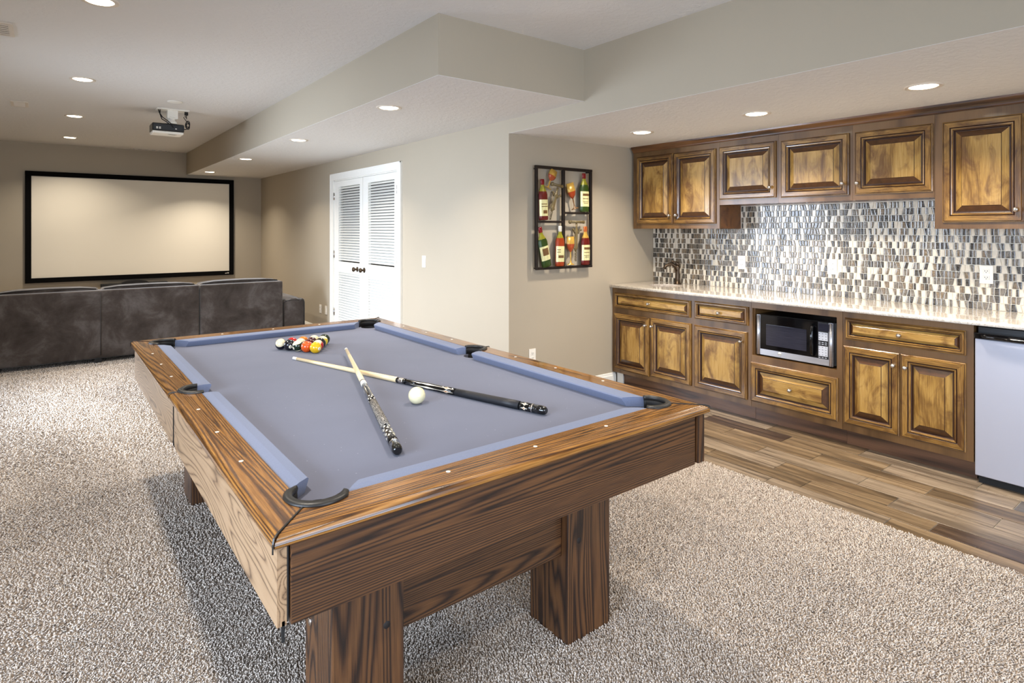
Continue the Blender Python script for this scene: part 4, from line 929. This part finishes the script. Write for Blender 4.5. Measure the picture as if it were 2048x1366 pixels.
for (i, j), lb, c, stp, num, nd in spec:
    p = V1 + VA * i + VB * j; q = Vector(nd).normalized().to_track_quat('X', 'Z')
    mt_ = ball_mat('ball_%s' % lb.split(' with')[0].replace(' ', '_')[:30], c or (232, 220, 186), stp)
    if sph_me is None:
        o = obj('billiard_ball', sph, mt_); sph_me = o.data
    else:
        o = bpy.data.objects.new('billiard_ball', sph_me); C.objects.link(o)
    o.material_slots[0].link = 'OBJECT'; o.material_slots[0].material = mt_
    o.location = (p.x, p.y, ZBED + BR); o.rotation_euler = q.to_euler(); tag(o, lb, 'billiard ball', 'racked billiard balls')
    if num:
        text_mesh('number', num, 0.013, o, (BR + 0.0002, 0, 0), (PI / 2, 0, PI / 2), M['gloss_black'])
cb = bpy.data.objects.new('cue_ball', sph_me.copy()); C.objects.link(cb); cb.location = (1.101, 2.017, ZBED + 0.0322)
cb.scale = (1.066,) * 3; cb.data.materials[0] = plain('cue_ball_ivory', (232, 224, 184), 0.16, coat=0.4, var=0.03)
tag(cb, 'cream white cue ball alone beside the crossed cues', 'billiard ball')

# ---------------------------------------------------------------- cues
def cue(name, label, tip, butt, marks, style):
    """marks: fractions from tip: ferrule end, shaft end, joint end, forearm end, wrap end, sleeve end"""
    tip, butt = Vector(tip), Vector(butt); d = (butt - tip); L = d.length; d.normalize()
    t = thing(name, label, 'pool cue', tip, 'pool cues')
    R = lambda f: 0.0074 + 0.0086 * min(1, f) ** 0.9
    def seg(nm, f0, f1, mats, extra=0, ms=None, n=20, k_=4):
        prof = [((f0 + (f1 - f0) * i / k_) * L, R(f0 + (f1 - f0) * i / k_) + extra) for i in range(k_ + 1)]
        return obj(nm, MB().lathe(tip, d, prof, n, 0), mats, t)
    f = marks
    seg('cue_tip', 0, 0.008, CM['tip']); seg('ferrule', 0.008, f[0], CM['ferrule'])
    seg('shaft', f[0], f[1], CM['maple'])
    jl = f[2] - f[1]
    if style == 'black':
        seg('joint_ring', f[1], f[1] + jl * .2, CM['blk'], 0.0004); seg('joint', f[1] + jl * .2, f[1] + jl * .75, CM['steel'], 0.0003); seg('joint_ring', f[1] + jl * .75, f[2], CM['blk'], 0.0004)
    else:
        seg('joint', f[1], f[2], CM['ferrule'], 0.0003); seg('joint_ring', f[1] + jl * .2, f[1] + jl * .4, CM['steel'], 0.0006)
    seg('forearm', f[2], f[3], CM['blk']); seg('wrap', f[3], f[4], CM['leather'] if style == 'black' else CM['linen'], 0.0006)
    sl = seg('butt_sleeve', f[4], f[5], CM['blk']); seg('sleeve_ring', f[5] - 0.004, f[5], CM['steel'], 0.0004)
    prof = [((f[5]) * L, R(1)), (0.985 * L, R(1)), (0.996 * L, R(1) * .9), (L, R(1) * .6)]
    bc = obj('butt_cap', MB().lathe(tip, d, prof, 20), CM['blk'], t)
    # inlays: pointed diamonds lying on the surface of forearm and sleeve
    u = d.orthogonal().normalized(); w_ = d.cross(u); il = MB()
    def dia(f0, f1, q, half, mi=0, lift=0.0004):
        n_ = 10; A, B2 = [], []
        for i in range(n_ + 1):
            s_ = i / n_; ff = f0 + (f1 - f0) * s_; hw = half * (1 - abs(2 * s_ - 1)) * (0.7 + 0.3 * math.cos(s_ * 4 * PI)); r = R(ff) + lift
            for arr, sg in ((A, -1), (B2, 1)):
                a = q + sg * hw; arr.append(tip + d * (ff * L) + (u * math.cos(a) + w_ * math.sin(a)) * r)
        Mid = [tip + d * ((f0 + (f1 - f0) * i / n_) * L) + (u * math.cos(q) + w_ * math.sin(q)) * (R(f0 + (f1 - f0) * i / n_) + lift) for i in range(n_ + 1)]
        il.loops([A, Mid, B2], False, (False, False), mi, True)
    for j in range(6):
        q = j * PI / 3 + 0.4
        if style == 'black':
            dia(f[2] + .02, f[3] - .03, q, 0.28); dia(f[3] - .055, f[3] - .004, q, 0.42); dia(f[3] - .042, f[3] - .018, q, 0.2, 1, 0.0007)
            dia(f[4] + .008, f[5] - .012, q, 0.42); dia(f[4] + .022, f[5] - .026, q, 0.2, 1, 0.0007)
        else:
            for e_ in range(3): dia(f[3] - .045 + e_ * .014, f[3] - .03 + e_ * .014, q + e_ * .5, 0.34)
            dia(f[2] + .015, f[3] - .06, q, 0.14)
            for e_ in range(5): dia(f[4] + .004 + e_ * .014, f[4] + .017 + e_ * .014, q + e_ * .5, 0.36)
    obj('inlay', il, [CM['pearl'], CM['amber']], t)
CM = dict(tip=plain('cue_tip_leather', (226, 226, 224), 0.8), ferrule=plain('cue_ferrule', (244, 240, 228), 0.3), maple=wood('maple_shaft', 'x', [(0, (214, 188, 142)), (1, (236, 216, 174))], 2, 30, 2, 0.25, 0.4, 0.2),
          blk=plain('cue_lacquer', (8, 8, 9), 0.1, coat=0.6), steel=M['steel'], leather=plain('cue_leather_wrap', (24, 26, 32), 0.5, var=0.3, vs=300), pearl=M['ivory'], amber=plain('cue_amber', (200, 140, 90), 0.3))
k = N('irish_linen'); v = k.coord('Object', (1, 1, 1)); n_ = k.noise(v, 330, 2, 0.6)
k.set(Base_Color=k.ramp(n_, [(0.50, (12, 12, 12)), (0.60, (190, 184, 174))]), Roughness=0.7); CM['linen'] = k.m
cue('pool_cue', 'pool cue with black leather wrap and pearl points, butt toward the right corner pocket', (0.979, 3.085, ZBED + 0.0072), (1.395, 1.608, ZBED + 0.0168), (0.020, 0.500, 0.535, 0.722, 0.925, 0.965), 'black')
cue('pool_cue', 'pool cue with speckled linen wrap lying on top of the other cue', (1.232, 3.024, ZBED + 0.0320), (0.802, 1.583, ZBED + 0.0166), (0.012, 0.452, 0.500, 0.665, 0.862, 0.962), 'linen')
